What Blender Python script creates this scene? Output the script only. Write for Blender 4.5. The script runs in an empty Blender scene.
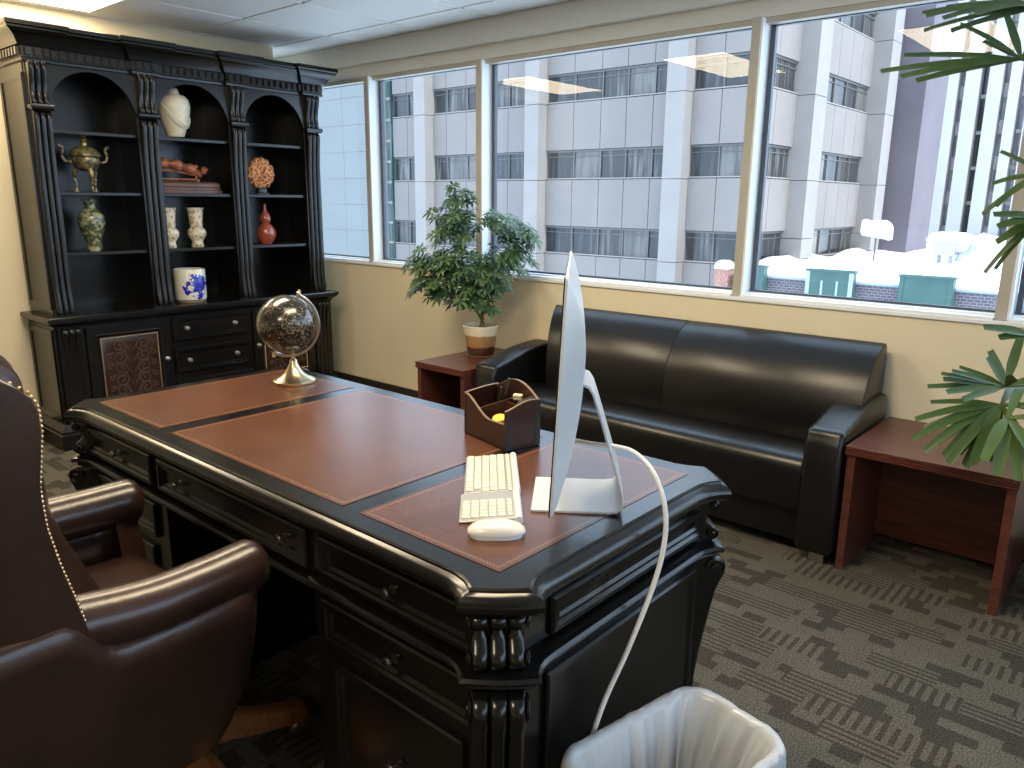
import bpy, bmesh, math, random
from mathutils import Vector, Matrix
random.seed(7)
PI = math.pi
SC = bpy.context.scene
C = SC.collection

# ------------------------------------------------------------------ camera
CAM = Vector((2.5823, -0.8442, 1.4082)); YAW, PITCH, ROLL, FPX = -0.7143, -0.2338, 0.0097, 771.8
f = Vector((math.sin(YAW)*math.cos(PITCH), math.cos(YAW)*math.cos(PITCH), math.sin(PITCH)))
r = Vector((math.cos(YAW), -math.sin(YAW), 0.0)); u = r.cross(f)
r2 = r*math.cos(ROLL) + u*math.sin(ROLL); u2 = u*math.cos(ROLL) - r*math.sin(ROLL)
cd = bpy.data.cameras.new('camera'); cam = bpy.data.objects.new('camera', cd); C.objects.link(cam)
cd.sensor_fit = 'HORIZONTAL'; cd.sensor_width = 36.0; cd.lens = FPX/1024*36.0
cd.clip_start = 0.02; cd.clip_end = 600
m = Matrix.Identity(4)
for i in range(3):
    m[i][0], m[i][1], m[i][2], m[i][3] = r2[i], u2[i], -f[i], CAM[i]
cam.matrix_world = m
SC.camera = cam

# ------------------------------------------------------------------ sky, sun, exposure
vs = SC.view_settings
vs.view_transform = 'Standard'; vs.look = 'None'; vs.gamma = 1.0; vs.use_curve_mapping = False
vs.exposure = 0.0
SC.cycles.sample_clamp_indirect = 3.0
w = bpy.data.worlds.new('World'); SC.world = w; w.use_nodes = True
bg = w.node_tree.nodes['Background']
bg.inputs[0].default_value = (0.62, 0.79, 1.0, 1); bg.inputs[1].default_value = 4.4
sl = bpy.data.lights.new('sun', 'SUN'); sl.energy = 5.5; sl.angle = 0.02; sl.color = (1.0, 0.95, 0.88)
so = bpy.data.objects.new('sun', sl); C.objects.link(so)
so.rotation_euler = Vector((-0.64, 0.12, -0.76)).to_track_quat('-Z', 'Y').to_euler()

LAMP = (1.0, 0.82, 0.56); LAMP_STRENGTH = 25.0

# ------------------------------------------------------------------ materials
def mat(name, col, rough=0.5, metal=0.0, spec=0.5, coat=0.0, noise=0.0, nscale=8.0, stretch=None, bump=0.0, bscale=60.0, emit=None, sub=0.0, coord='Object'):
    mm = bpy.data.materials.new(name); mm.use_nodes = True
    nt = mm.node_tree; b = nt.nodes['Principled BSDF']; N = nt.nodes.new; Lk = nt.links.new
    b.inputs['Base Color'].default_value = (*col, 1); b.inputs['Roughness'].default_value = rough
    b.inputs['Metallic'].default_value = metal; b.inputs['Specular IOR Level'].default_value = spec
    b.inputs['Coat Weight'].default_value = coat; b.inputs['Coat Roughness'].default_value = 0.12
    if sub: b.inputs['Subsurface Weight'].default_value = sub; b.inputs['Subsurface Radius'].default_value = (.02, .02, .02)
    if noise or bump:
        tc = N('ShaderNodeTexCoord'); mp = N('ShaderNodeMapping'); Lk(tc.outputs[coord], mp.inputs[0])
        if stretch: mp.inputs['Scale'].default_value = stretch
    if noise:
        n = N('ShaderNodeTexNoise'); n.inputs['Scale'].default_value = nscale; n.inputs['Detail'].default_value = 6
        Lk(mp.outputs[0], n.inputs['Vector'])
        cr = N('ShaderNodeValToRGB')
        cr.color_ramp.elements[0].position = 0.3; cr.color_ramp.elements[1].position = 0.7
        cr.color_ramp.elements[0].color = (*[c*(1-noise) for c in col], 1)
        cr.color_ramp.elements[1].color = (*[min(1, c*(1+noise)) for c in col], 1)
        Lk(n.outputs['Fac'], cr.inputs[0]); Lk(cr.outputs[0], b.inputs['Base Color'])
    if bump:
        n2 = N('ShaderNodeTexNoise'); n2.inputs['Scale'].default_value = bscale; n2.inputs['Detail'].default_value = 4
        Lk(mp.outputs[0], n2.inputs['Vector'])
        bp = N('ShaderNodeBump'); bp.inputs['Strength'].default_value = bump; bp.inputs['Distance'].default_value = 0.004
        Lk(n2.outputs['Fac'], bp.inputs['Height']); Lk(bp.outputs[0], b.inputs['Normal'])
    if emit:
        b.inputs['Emission Color'].default_value = (*emit[0], 1); b.inputs['Emission Strength'].default_value = emit[1]
    return mm

class NT:
    """small node-graph helper"""
    def __init__(s, mm): s.nt = mm.node_tree; s.b = s.nt.nodes['Principled BSDF']
    def n(s, t, **kw):
        x = s.nt.nodes.new(t)
        for k, v in kw.items(): setattr(x, k, v)
        return x
    def l(s, a, b): s.nt.links.new(a, b)
    def math(s, op, a, b=None, c=None):
        x = s.nt.nodes.new('ShaderNodeMath'); x.operation = op
        for i, v in enumerate((a, b, c)):
            if v is None: continue
            if isinstance(v, (int, float)): x.inputs[i].default_value = v
            else: s.l(v, x.inputs[i])
        return x.outputs[0]
    def mix(s, fac, a, b):
        x = s.nt.nodes.new('ShaderNodeMix'); x.data_type = 'RGBA'
        for i, v in ((0, fac), (6, a), (7, b)):
            if isinstance(v, (int, float)): x.inputs[i].default_value = v
            elif isinstance(v, tuple): x.inputs[i].default_value = (*v, 1)
            else: s.l(v, x.inputs[i])
        return x.outputs[2]

M = {}
M['black'] = mat('black_lacquer', (0.0045, 0.0042, 0.004), 0.22, coat=0.0, noise=0.25, nscale=5)
M['black_case'] = mat('bookcase_black', (0.0052, 0.0048, 0.0045), 0.25, coat=0.0, noise=0.25, nscale=5)
M['sofa'] = mat('black_leather', (0.006, 0.0055, 0.0055), 0.32, noise=0.2, nscale=4, bump=0.12, bscale=140)
M['chair'] = mat('brown_leather', (0.031, 0.0145, 0.0105), 0.28, coat=0.1, noise=0.3, nscale=6, bump=0.12, bscale=90)
M['cherry'] = mat('cherry_wood', (0.095, 0.028, 0.019), 0.32, noise=0.35, nscale=5, stretch=(1.2, 14, 14), bump=0.03, bscale=60)
M['mahogany'] = mat('mahogany', (0.040, 0.013, 0.010), 0.4, noise=0.35, nscale=8, stretch=(2, 2, 12))
M['oak'] = mat('orange_wood', (0.30, 0.11, 0.038), 0.35, noise=0.3, nscale=7, stretch=(3, 10, 10))
M['wall'] = mat('beige_paint', (0.755, 0.675, 0.495), 0.75, noise=0.03, nscale=3, bump=0.05, bscale=200)
M['soffit'] = mat('soffit_paint', (0.66, 0.645, 0.59), 0.7, noise=0.02, nscale=3)
M['ceil'] = mat('ceiling_tile', (0.70, 0.69, 0.67), 0.9, noise=0.02, nscale=2)
M['grid'] = mat('ceiling_bar', (0.70, 0.69, 0.64), 0.5, noise=0.02)
M['white'] = mat('white_paint', (0.82, 0.84, 0.86), 0.45)
M['frame'] = mat('beige_frame', (0.45, 0.415, 0.35), 0.5, noise=0.04, nscale=9)
M['gasket'] = mat('window_gasket', (0.06, 0.075, 0.10), 0.4, noise=0.1)
M['baseb'] = mat('dark_baseboard', (0.028, 0.024, 0.020), 0.5, noise=0.1)
M['brass'] = mat('satin_brass', (0.78, 0.66, 0.42), 0.28, metal=1.0, noise=0.06, nscale=20)
M['pewter'] = mat('pewter', (0.62, 0.60, 0.55), 0.28, metal=1.0, noise=0.08, nscale=30)
M['dknob'] = mat('dark_bronze', (0.16, 0.14, 0.12), 0.3, metal=1.0, noise=0.1)
M['nail'] = mat('antique_nail', (0.55, 0.42, 0.26), 0.35, metal=1.0, noise=0.1)
M['alu'] = mat('aluminium', (0.74, 0.76, 0.78), 0.36, metal=0.25, noise=0.02, nscale=30)
M['alu_light'] = mat('pale_aluminium', (0.66, 0.66, 0.66), 0.4, metal=0.2, noise=0.02)
M['kbase'] = mat('keyboard_tray', (0.42, 0.42, 0.41), .4, metal=.5, noise=.02)
M['key'] = mat('white_keys', (0.68, 0.66, 0.58), 0.45, noise=0.02)
M['mouse'] = mat('white_plastic', (0.72, 0.71, 0.67), 0.22, coat=0.5, noise=0.01)
M['cord'] = mat('white_cord', (0.80, 0.80, 0.78), 0.4, noise=0.02)
M['screen'] = mat('screen_glass', (0.012, 0.012, 0.014), 0.08, coat=0.6, noise=0.1)
M['bin'] = mat('white_bin', (0.64, 0.66, 0.70), 0.4, noise=0.02)
M['bag'] = mat('bin_liner', (0.50, 0.52, 0.55), 0.22, noise=0.03, nscale=6, bump=0.5, bscale=18)
M['soil'] = mat('potting_soil', (0.03, 0.02, 0.012), 0.9, noise=0.5, nscale=40, bump=0.6, bscale=60)
M['stem'] = mat('plant_stem', (0.20, 0.15, 0.07), 0.7, noise=0.3, nscale=20)
M['cane'] = mat('palm_cane', (0.17, 0.15, 0.10), 0.7, noise=0.4, nscale=30)
M['yellow'] = mat('yellow_plastic', (0.85, 0.55, 0.06), 0.4, noise=0.05)
M['cream'] = mat('cream_rubber', (0.80, 0.72, 0.50), 0.5, noise=0.05)
M['pen'] = mat('pen_black', (0.02, 0.02, 0.02), 0.3, noise=0.1)
M['edge'] = mat('pale_trim', (0.20, 0.14, 0.09), 0.4, noise=0.1)
M['planter'] = mat('dark_planter', (0.05, 0.045, 0.04), 0.5, noise=0.1)
M['trough'] = mat('black_rubber', (0.012, 0.012, 0.012), 0.5, noise=0.1)

def leaf_mat(name, a, b, sc):
    mm = mat(name, a, 0.42, spec=0.35); g = NT(mm)
    geo = g.n('ShaderNodeNewGeometry'); g.b.inputs['Subsurface Weight'].default_value = 0.0
    n = g.n('ShaderNodeTexNoise'); n.inputs['Scale'].default_value = sc; n.inputs['Detail'].default_value = 2
    tc = g.n('ShaderNodeTexCoord'); g.l(tc.outputs['Object'], n.inputs['Vector'])
    s = g.math('MULTIPLY', geo.outputs['Random Per Island'], 0.7)
    s = g.math('ADD', s, g.math('MULTIPLY', n.outputs['Fac'], 0.4))
    cr = g.n('ShaderNodeValToRGB'); cr.color_ramp.elements[0].position = 0.15; cr.color_ramp.elements[1].position = 0.95
    cr.color_ramp.elements[0].color = (*a, 1); cr.color_ramp.elements[1].color = (*b, 1)
    g.l(s, cr.inputs[0]); g.l(cr.outputs[0], g.b.inputs['Base Color'])
    return mm
M['schef'] = leaf_mat('umbrella_leaf', (0.014, 0.052, 0.024), (0.10, 0.18, 0.07), 9)
M['palm'] = leaf_mat('palm_leaf', (0.014, 0.050, 0.014), (0.19, 0.26, 0.05), 5)

# carpet with blocks and stripes woven in
def carpet():
    mm = mat('carpet_tile', (0.12, 0.11, 0.09), 0.95, spec=0.1); g = NT(mm)
    tc = g.n('ShaderNodeTexCoord'); sp = g.n('ShaderNodeSeparateXYZ'); g.l(tc.outputs['Object'], sp.inputs[0])
    X, Y = sp.outputs[0], sp.outputs[1]
    def cell(sx, sy, off, seed):
        row = g.math('FLOOR', g.math('DIVIDE', Y, sy))
        cx = g.math('FLOOR', g.math('ADD', g.math('DIVIDE', X, sx), g.math('MULTIPLY', row, off)))
        cb = g.n('ShaderNodeCombineXYZ'); g.l(cx, cb.inputs[0]); g.l(row, cb.inputs[1]); cb.inputs[2].default_value = seed
        wn = g.n('ShaderNodeTexWhiteNoise'); wn.noise_dimensions = '3D'; g.l(cb.outputs[0], wn.inputs['Vector'])
        return wn.outputs['Value']
    a = cell(0.078, 0.045, 0.37, 1.0); b = cell(0.20, 0.09, 0.41, 5.0)
    blk = g.math('LESS_THAN', a, 0.36)
    sx = g.math('LESS_THAN', g.math('FRACT', g.math('DIVIDE', Y, 0.0225)), 0.45)
    sy = g.math('LESS_THAN', g.math('FRACT', g.math('DIVIDE', X, 0.032)), 0.45)
    useX = g.math('GREATER_THAN', b, 0.74); useY = g.math('LESS_THAN', b, 0.10)
    none = g.math('SUBTRACT', g.math('SUBTRACT', 1.0, useX), useY)
    pat = g.math('ADD', g.math('ADD', g.math('MULTIPLY', useX, sx), g.math('MULTIPLY', useY, sy)), g.math('MULTIPLY', none, blk))
    n = g.n('ShaderNodeTexNoise'); n.inputs['Scale'].default_value = 190; n.inputs['Detail'].default_value = 3; g.l(tc.outputs['Object'], n.inputs['Vector'])
    n3 = g.n('ShaderNodeTexNoise'); n3.inputs['Scale'].default_value = 5; g.l(tc.outputs['Object'], n3.inputs['Vector'])
    base = g.mix(pat, (0.098, 0.089, 0.072), (0.050, 0.044, 0.037))
    k = g.math('ADD', g.math('MULTIPLY', n.outputs['Fac'], 3.0), g.math('ADD', g.math('MULTIPLY', n3.outputs['Fac'], 0.4), -0.75))
    ml = g.n('ShaderNodeVectorMath', operation='SCALE'); g.l(base, ml.inputs[0]); g.l(k, ml.inputs['Scale'])
    g.l(ml.outputs[0], g.b.inputs['Base Color'])
    bp = g.n('ShaderNodeBump'); bp.inputs['Strength'].default_value = 0.6; bp.inputs['Distance'].default_value = 0.004
    g.l(n.outputs['Fac'], bp.inputs['Height']); g.l(bp.outputs[0], g.b.inputs['Normal'])
    return mm
M['carpet'] = carpet()

def pad_mat(hx, hy):      # brown leather with a tooled line a little way in from its edge
    mm = mat('writing_leather', (0.098, 0.037, 0.018), 0.27, noise=0.22, nscale=5); g = NT(mm)
    src = g.b.inputs['Base Color'].links[0].from_socket
    tc = g.n('ShaderNodeTexCoord'); sp = g.n('ShaderNodeSeparateXYZ'); g.l(tc.outputs['Object'], sp.inputs[0])
    dx = g.math('SUBTRACT', hx, g.math('ABSOLUTE', sp.outputs[0])); dy = g.math('SUBTRACT', hy, g.math('ABSOLUTE', sp.outputs[1]))
    d = g.math('MINIMUM', dx, dy)
    band = g.math('LESS_THAN', g.math('ABSOLUTE', g.math('SUBTRACT', d, 0.012)), 0.0035)
    st = g.math('GREATER_THAN', g.math('FRACT', g.math('MULTIPLY', g.math('ADD', sp.outputs[0], sp.outputs[1]), 120.0)), 0.35)
    col = g.mix(g.math('MULTIPLY', g.math('MULTIPLY', band, st), 0.6), src, (0.24, 0.125, 0.06))
    g.l(col, g.b.inputs['Base Color'])
    return mm

def glass_mat(name, tint, refl=1.0):
    mm = bpy.data.materials.new(name); mm.use_nodes = True; nt = mm.node_tree
    nt.nodes.remove(nt.nodes['Principled BSDF']); out = nt.nodes['Material Output']
    tr = nt.nodes.new('ShaderNodeBsdfTransparent'); tr.inputs[0].default_value = (*tint, 1)
    gl = nt.nodes.new('ShaderNodeBsdfGlossy'); gl.inputs['Roughness'].default_value = 0.0; gl.inputs[0].default_value = (refl, refl, refl, 1)
    lw = nt.nodes.new('ShaderNodeLayerWeight'); lw.inputs[0].default_value = 0.5      # facing = 1 - cos
    pw = nt.nodes.new('ShaderNodeMath'); pw.operation = 'POWER'; pw.inputs[1].default_value = 5.0; nt.links.new(lw.outputs['Facing'], pw.inputs[0])
    ml = nt.nodes.new('ShaderNodeMath'); ml.operation = 'MULTIPLY_ADD'; ml.inputs[1].default_value = 0.96; ml.inputs[2].default_value = 0.04; nt.links.new(pw.outputs[0], ml.inputs[0])
    mx = nt.nodes.new('ShaderNodeMixShader'); nt.links.new(ml.outputs[0], mx.inputs[0])
    nt.links.new(tr.outputs[0], mx.inputs[1]); nt.links.new(gl.outputs[0], mx.inputs[2]); nt.links.new(mx.outputs[0], out.inputs[0])
    return mm
M['glass'] = glass_mat('window_glass', (0.95, 0.97, 0.98), 0.36)
M['lens'] = mat('lamp_diffuser', (0.9, 0.85, 0.7), 0.5, emit=(LAMP, LAMP_STRENGTH)); M['lens'].cycles.emission_sampling = 'FRONT'

# ------------------------------------------------------------------ mesh helpers
def bm_new(): return bmesh.new()
def quad(bm, a, b, c, d): bm.faces.new([a, b, c, d])
def box(bm, x0, x1, y0, y1, z0, z1, mx=None):
    v = [bm.verts.new(p) for p in ((x0,y0,z0),(x1,y0,z0),(x1,y1,z0),(x0,y1,z0),(x0,y0,z1),(x1,y0,z1),(x1,y1,z1),(x0,y1,z1))]
    for q in ((0,3,2,1),(4,5,6,7),(0,1,5,4),(1,2,6,5),(2,3,7,6),(3,0,4,7)): bm.faces.new([v[i] for i in q])
    if mx is not None:
        for x in v: x.co = mx @ x.co
    return v
def loft(bm, loops, closed=True, cap0=True, cap1=True):
    """bridge successive loops of points"""
    R = [[bm.verts.new(p) for p in lp] for lp in loops]
    n = len(R[0])
    for a, b in zip(R, R[1:]):
        for i in range(n if closed else n-1):
            j = (i+1) % n
            bm.faces.new((a[i], a[j], b[j], b[i]))
    if closed and cap0: bm.faces.new(R[0][::-1])
    if closed and cap1: bm.faces.new(R[-1])
    return R
def prism(bm, pts, fn, a, b):
    """polygon pts (2-D) carried by fn(p, t) from t=a to t=b"""
    return loft(bm, [[fn(p, a) for p in pts], [fn(p, b) for p in pts]])
def lathe(bm, prof, cx=0, cy=0, cz=0, n=28, sx=1.0, sy=1.0, mx=None):
    loops = []
    for rr, z in prof:
        rr = max(rr, 0.0004)
        lp = [Vector((cx+sx*rr*math.cos(2*PI*i/n), cy+sy*rr*math.sin(2*PI*i/n), cz+z)) for i in range(n)]
        if mx is not None: lp = [mx @ p for p in lp]
        loops.append(lp)
    return loft(bm, loops)
def catmull(pts, k=8):
    P = [Vector(p) for p in pts]; P = [P[0]*2-P[1]] + P + [P[-1]*2-P[-2]]; out = []
    for i in range(1, len(P)-2):
        for j in range(k):
            t = j/k; a, b, c, d = P[i-1:i+3]
            out.append(0.5*((2*b)+(c-a)*t+(2*a-5*b+4*c-d)*t*t+(3*b-a-3*c+d)*t**3))
    out.append(P[-2]); return out
def tube(bm, pts, rad, n=10, k=0, sx=1.0, up=Vector((0, 0, 1))):
    P = catmull(pts, k) if k else [Vector(p) for p in pts]
    loops = []
    for i, p in enumerate(P):
        d = (P[min(i+1, len(P)-1)]-P[max(i-1, 0)]).normalized()
        s = d.cross(up)
        if s.length < 1e-4: s = d.cross(Vector((1, 0, 0)))
        s.normalize(); t = s.cross(d)
        rr = rad(i/(len(P)-1)) if callable(rad) else rad
        loops.append([p+s*rr*sx*math.cos(2*PI*j/n)+t*rr*math.sin(2*PI*j/n) for j in range(n)])
    return loft(bm, loops)
def ball(bm, c, rad, seg=12, rings=8, s=(1, 1, 1)):
    prof = [(rad*math.sin(PI*i/rings), -rad*math.cos(PI*i/rings)) for i in range(rings+1)]
    return lathe(bm, [(a, b*s[2]) for a, b in prof], c[0], c[1], c[2], seg, s[0], s[1])
def rrect(hx, hy, rad, n=6, cx=0, cy=0):
    out = []
    for sx, sy, a0 in ((1, 1, 0), (-1, 1, PI/2), (-1, -1, PI), (1, -1, 1.5*PI)):
        for i in range(n+1):
            a = a0+PI/2*i/n
            out.append((cx+sx*(hx-rad)+rad*math.cos(a), cy+sy*(hy-rad)+rad*math.sin(a)))
    return out
def framed(bm, o, ux, uy, nn, w_, h_, loops):
    """moulded rectangular panel: loops = (inset, height) steps from the rim to the field"""
    o, ux, uy, nn = Vector(o), Vector(ux), Vector(uy), Vector(nn)
    L = []
    for ins, dp in loops:
        L.append([o+ux*a+uy*b+nn*dp for a, b in ((ins, ins), (w_-ins, ins), (w_-ins, h_-ins), (ins, h_-ins))])
    loft(bm, L, cap0=False, cap1=True)
def inset_poly(pts, d):
    n = len(pts); out = []
    A = sum(pts[i][0]*pts[(i+1) % n][1]-pts[(i+1) % n][0]*pts[i][1] for i in range(n))
    sg = 1 if A > 0 else -1
    for i in range(n):
        p0, p1, p2 = Vector(pts[i-1]), Vector(pts[i]), Vector(pts[(i+1) % n])
        e1 = (p1-p0).normalized(); e2 = (p2-p1).normalized()
        n1 = Vector((-e1.y, e1.x))*sg; n2 = Vector((-e2.y, e2.x))*sg
        b = (n1+n2); b.normalize(); k = 1/max(0.4, b.dot(n1))
        q = p1+b*d*k; out.append((q.x, q.y))
    return out

def obj(name, bm, material, parent=None, sharp=38, bevel=0.0, seg=2, subsurf=0, solid=0.0, loc=None, rot=None):
    bmesh.ops.remove_doubles(bm, verts=bm.verts, dist=1e-6)
    bmesh.ops.recalc_face_normals(bm, faces=bm.faces)
    lim = math.radians(sharp)
    for fc in bm.faces: fc.smooth = True
    for e in bm.edges:
        if len(e.link_faces) == 2: e.smooth = e.calc_face_angle(0) < lim
    me = bpy.data.meshes.new(name); bm.to_mesh(me); bm.free()
    me.materials.append(material if not isinstance(material, str) else M[material])
    o = bpy.data.objects.new(name, me); C.objects.link(o)
    if parent: o.parent = parent
    if loc: o.location = loc
    if rot: o.rotation_euler = rot
    if solid:
        sm = o.modifiers.new('solid', 'SOLIDIFY'); sm.thickness = solid; sm.offset = -1
    if bevel:
        bv = o.modifiers.new('bevel', 'BEVEL'); bv.width = bevel; bv.segments = seg; bv.limit_method = 'ANGLE'; bv.angle_limit = math.radians(40)
        bv.harden_normals = True
    if subsurf:
        ss = o.modifiers.new('sub', 'SUBSURF'); ss.levels = subsurf; ss.render_levels = subsurf
    return o
def thing(name, label, cat, loc=(0, 0, 0), rz=0.0, group=None):
    o = bpy.data.objects.new(name, None); C.objects.link(o); o.location = loc; o.rotation_euler = (0, 0, rz)
    o.empty_display_size = 0.05
    return tag(o, label, cat, group)
def tag(o, label, cat, group=None):
    o['label'] = label; o['category'] = cat
    if group: o['group'] = group
    return o
def struct(o): o['kind'] = 'structure'; return o
def dup(root, loc=None, rz=None, label=None):
    """copy of a thing with copies of its parts and sub-parts"""
    def cp(o, par):
        c = o.copy(); C.objects.link(c)
        if par: c.parent = par
        for ch in list(o.children): cp(ch, c)
        return c
    c = cp(root, None)
    if loc: c.location = loc
    if rz is not None: c.rotation_euler = (0, 0, rz)
    if label: c['label'] = label
    return c

# ------------------------------------------------------------------ room
WY, XL, ZC = 2.70, -2.48, 2.435          # window wall, left wall, ceiling
XR, YF = 4.6, -3.6                       # right and rear walls, behind the camera
XN = -3.1                                # the alcove beyond the end of the left wall
YE = 2.41
bm = bm_new(); box(bm, XN-.1, XR, YF, WY+.15, -0.1, 0); struct(obj('floor', bm, 'carpet'))
bm = bm_new(); box(bm, XL-.12, XL, YF, YE, 0, ZC); struct(obj('wall_left', bm, 'wall'))
bm = bm_new(); box(bm, XN-.1, XN, YE-.1, WY+.15, 0, ZC); box(bm, XN, XL-.12, YE-.1, YE, 0, ZC); struct(obj('wall_alcove', bm, 'wall'))
bm = bm_new(); box(bm, XN, XR, WY, WY+.15, 0, .945); struct(obj('wall_window', bm, 'wall'))
bm = bm_new(); box(bm, XR, XR+.1, YF, WY+.15, 0, .945); box(bm, XR, XR+.1, YF, WY+.15, 2.222, ZC); box(bm, XR, XR+.1, YF, -1.2, .945, 2.222); box(bm, XR, XR+.1, 2.4, WY+.15, .945, 2.222); struct(obj('wall_right', bm, 'wall'))
rw = bpy.data.objects.new('window_7', None); C.objects.link(rw); struct(rw)  # unseen second window, added to bring bluish daylight to desk end and bin
for y0, y1 in ((-1.2, .6), (.6, 2.4)):
    bm = bm_new(); box(bm, XR+.02, XR+.09, y0, y0+.05, .945, 2.222); box(bm, XR+.02, XR+.09, y1-.02, y1, .945, 2.222); box(bm, XR+.02, XR+.09, y0, y1, .945, .97); box(bm, XR+.02, XR+.09, y0, y1, 2.2, 2.222); obj('mullion', bm, 'frame', rw)
    bm = bm_new(); box(bm, XR+.05, XR+.056, y0+.05, y1-.02, .97, 2.2); obj('glass_pane', bm, 'glass', rw)
bm = bm_new(); box(bm, XN-.1, XR+.1, YF-.1, YF, 0, ZC); struct(obj('wall_rear', bm, 'wall'))
bm = bm_new(); box(bm, XN-.1, XR+.1, YF-.1, WY+.15, ZC, ZC+.1); struct(obj('ceiling', bm, 'ceil'))
# tee bars of the ceiling grid
bm = bm_new()
GX = [XL+.61*i for i in range(1, 12)]; GY = [2.44-.61*i for i in range(0, 10)]
for y in GY: box(bm, XL, XR, y-.011, y+.011, ZC-.004, ZC+.002)
for i, x in enumerate(GX):
    box(bm, x-.011, x+.011, YF, WY, ZC-.004, ZC+.002)
box(bm, XL, XL+.02, YF, YE, ZC-.006, ZC+.002)
struct(obj('trim_1', bm, 'grid'))
# soffit and blind pocket above the window
bm = bm_new(); box(bm, XN, XR, WY, WY+.16, 2.30, ZC); struct(obj('trim_2', bm, 'soffit', bevel=.004))
bm = bm_new(); box(bm, XN, XR, WY+.045, WY+.16, 2.222, 2.30); struct(obj('trim_3', bm, 'soffit'))
bm = bm_new(); box(bm, XN, XR, WY-.012, WY+.13, .945, .962); struct(obj('trim_4', bm, 'white', bevel=.003))
bm = bm_new(); box(bm, XN, 5.0-.4, WY-.014, WY, 0, .10); struct(obj('baseboard_window', bm, 'baseb', bevel=.003))
bm = bm_new(); box(bm, XL, XL+.014, YF, YE, 0, .10); struct(obj('baseboard_left', bm, 'baseb', bevel=.003))
# windows: mullions, panes
MUL = [-1.875, -.815, .915, 2.03, 3.4]
WT, WB = 2.222, .962
edges = [XN] + MUL + [XR]
for i in range(len(edges)-1):
    a, b = edges[i], edges[i+1]
    root = bpy.data.objects.new('window_%d' % (i+1), None); C.objects.link(root); struct(root)
    bm = bm_new()
    x0 = a+(.05 if i else 0)
    box(bm, x0, b, WY+.05, WY+.13, WT-.026, WT)
    obj('head_rail', bm, 'frame', root, bevel=.002)
    bm = bm_new(); box(bm, x0, b, WY-.002, WY+.095, WB, WB+.012); box(bm, x0, b, WY+.05, WY+.13, WB, WB+.020); obj('sill_rail', bm, 'white', root, bevel=.002)
    if i < len(MUL):
        bm = bm_new(); box(bm, b, b+.042, WY+.015, WY+.125, WB, WT); obj('mullion', bm, 'frame', root, bevel=.002)
        bm = bm_new(); box(bm, b+.040, b+.052, WY+.017, WY+.124, WB+.004, WT-.004); obj('mullion_liner', bm, 'white', root)
    bm = bm_new()
    xa = x0+(.006 if i else 0)
    box(bm, xa, xa+.022, WY+.10, WY+.125, WB+.018, WT-.026); box(bm, b-.006, b, WY+.10, WY+.125, WB+.018, WT-.026)
    box(bm, xa, b, WY+.095, WY+.125, WB+.018, WB+.030); box(bm, xa, b, WY+.10, WY+.125, WT-.030, WT-.026)
    obj('gasket', bm, 'gasket', root)
    bm = bm_new(); box(bm, xa, b, WY+.108, WY+.114, WB+.018, WT-.026); obj('glass_pane', bm, 'glass', root)

# ceiling lamps, recessed two by four foot troffers
def troffer(x, y, label):
    t = thing('ceiling_light', label, 'ceiling light', (x, y, ZC))
    bm = bm_new()
    L = [[Vector((sx*(.30-i), sy*(.605-i), z)) for sx, sy in ((1, 1), (-1, 1), (-1, -1), (1, -1))] for i, z in ((0, -.003), (0, -.010), (.045, -.010), (.06, -.006))]
    loft(bm, L, cap0=False, cap1=False); obj('light_frame', bm, 'grid', t)
    bm = bm_new(); quad(bm, *[bm.verts.new(p) for p in ((-.243, -.548, -.009), (-.243, .548, -.009), (.243, .548, -.009), (.243, -.548, -.009))])
    d = obj('diffuser', bm, 'lens', t)
    if d.data.polygons[0].normal.z > 0: d.data.flip_normals()
    return t
troffer(XL+.61*1-.245, .61, 'lit rectangular ceiling light above the near end of the black bookcase')
for gx, gy, lab in ((4, .61, 'lit ceiling light mirrored as a yellow patch in the glass left of the thick mullion'), (6.65, .61, 'lit ceiling light over the desk end, mirrored faintly in the right window'), (7.5, -1.83, 'lit ceiling light behind the viewer')):
    troffer(XL+.61*gx-.305, gy, lab)

exec_parts = []
# ------------------------------------------------------------------ executive desk
DX, DY, DH = 1.84, 0.814, 0.78
def desk_outline():
    c = [(1.66, 0), (1.70, -.001), (1.728, -.008), (1.748, -.019), (1.763, -.034), (1.792, -.014), (1.821, .009), (1.848, .035), (1.873, .065), (1.858, .080), (1.848, .098), (1.842, .118), (1.84, .15)]
    tr = [(x, DY-y) for x, y in c][::-1]
    tl = [(DX-x, DY-y) for x, y in c]
    bl = [(DX-x, y) for x, y in c][::-1]
    return c + tr + tl + bl
OUT = desk_outline()
desk = thing('executive_desk', 'large black carved executive desk topped with three brown leather panels', 'desk', (0, 0, 0))
bm = bm_new()
L = []
for ins, z in ((.034, .728), (.022, .730), (.014, .734), (.005, .741), (.001, .748), (0, .755), (.002, .762), (.007, .768), (.014, .772), (.021, .774), (.022, .7775), (.026, .780)):
    L.append([Vector((x, y, z)) for x, y in inset_poly(OUT, ins)])
loft(bm, L); obj('desk_top', bm, 'black', desk, sharp=24)
for x0, x1, lab in ((.075, .492, 'leather'), (.552, 1.322, 'leather'), (1.378, 1.765, 'leather')):
    hx, hy = (x1-x0)/2, .335
    bm = bm_new(); box(bm, -hx, hx, -hy, hy, -.002, .0012)
    obj('leather_panel', bm, pad_mat(hx, hy), desk, loc=((x0+x1)/2, .405, DH))
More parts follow.
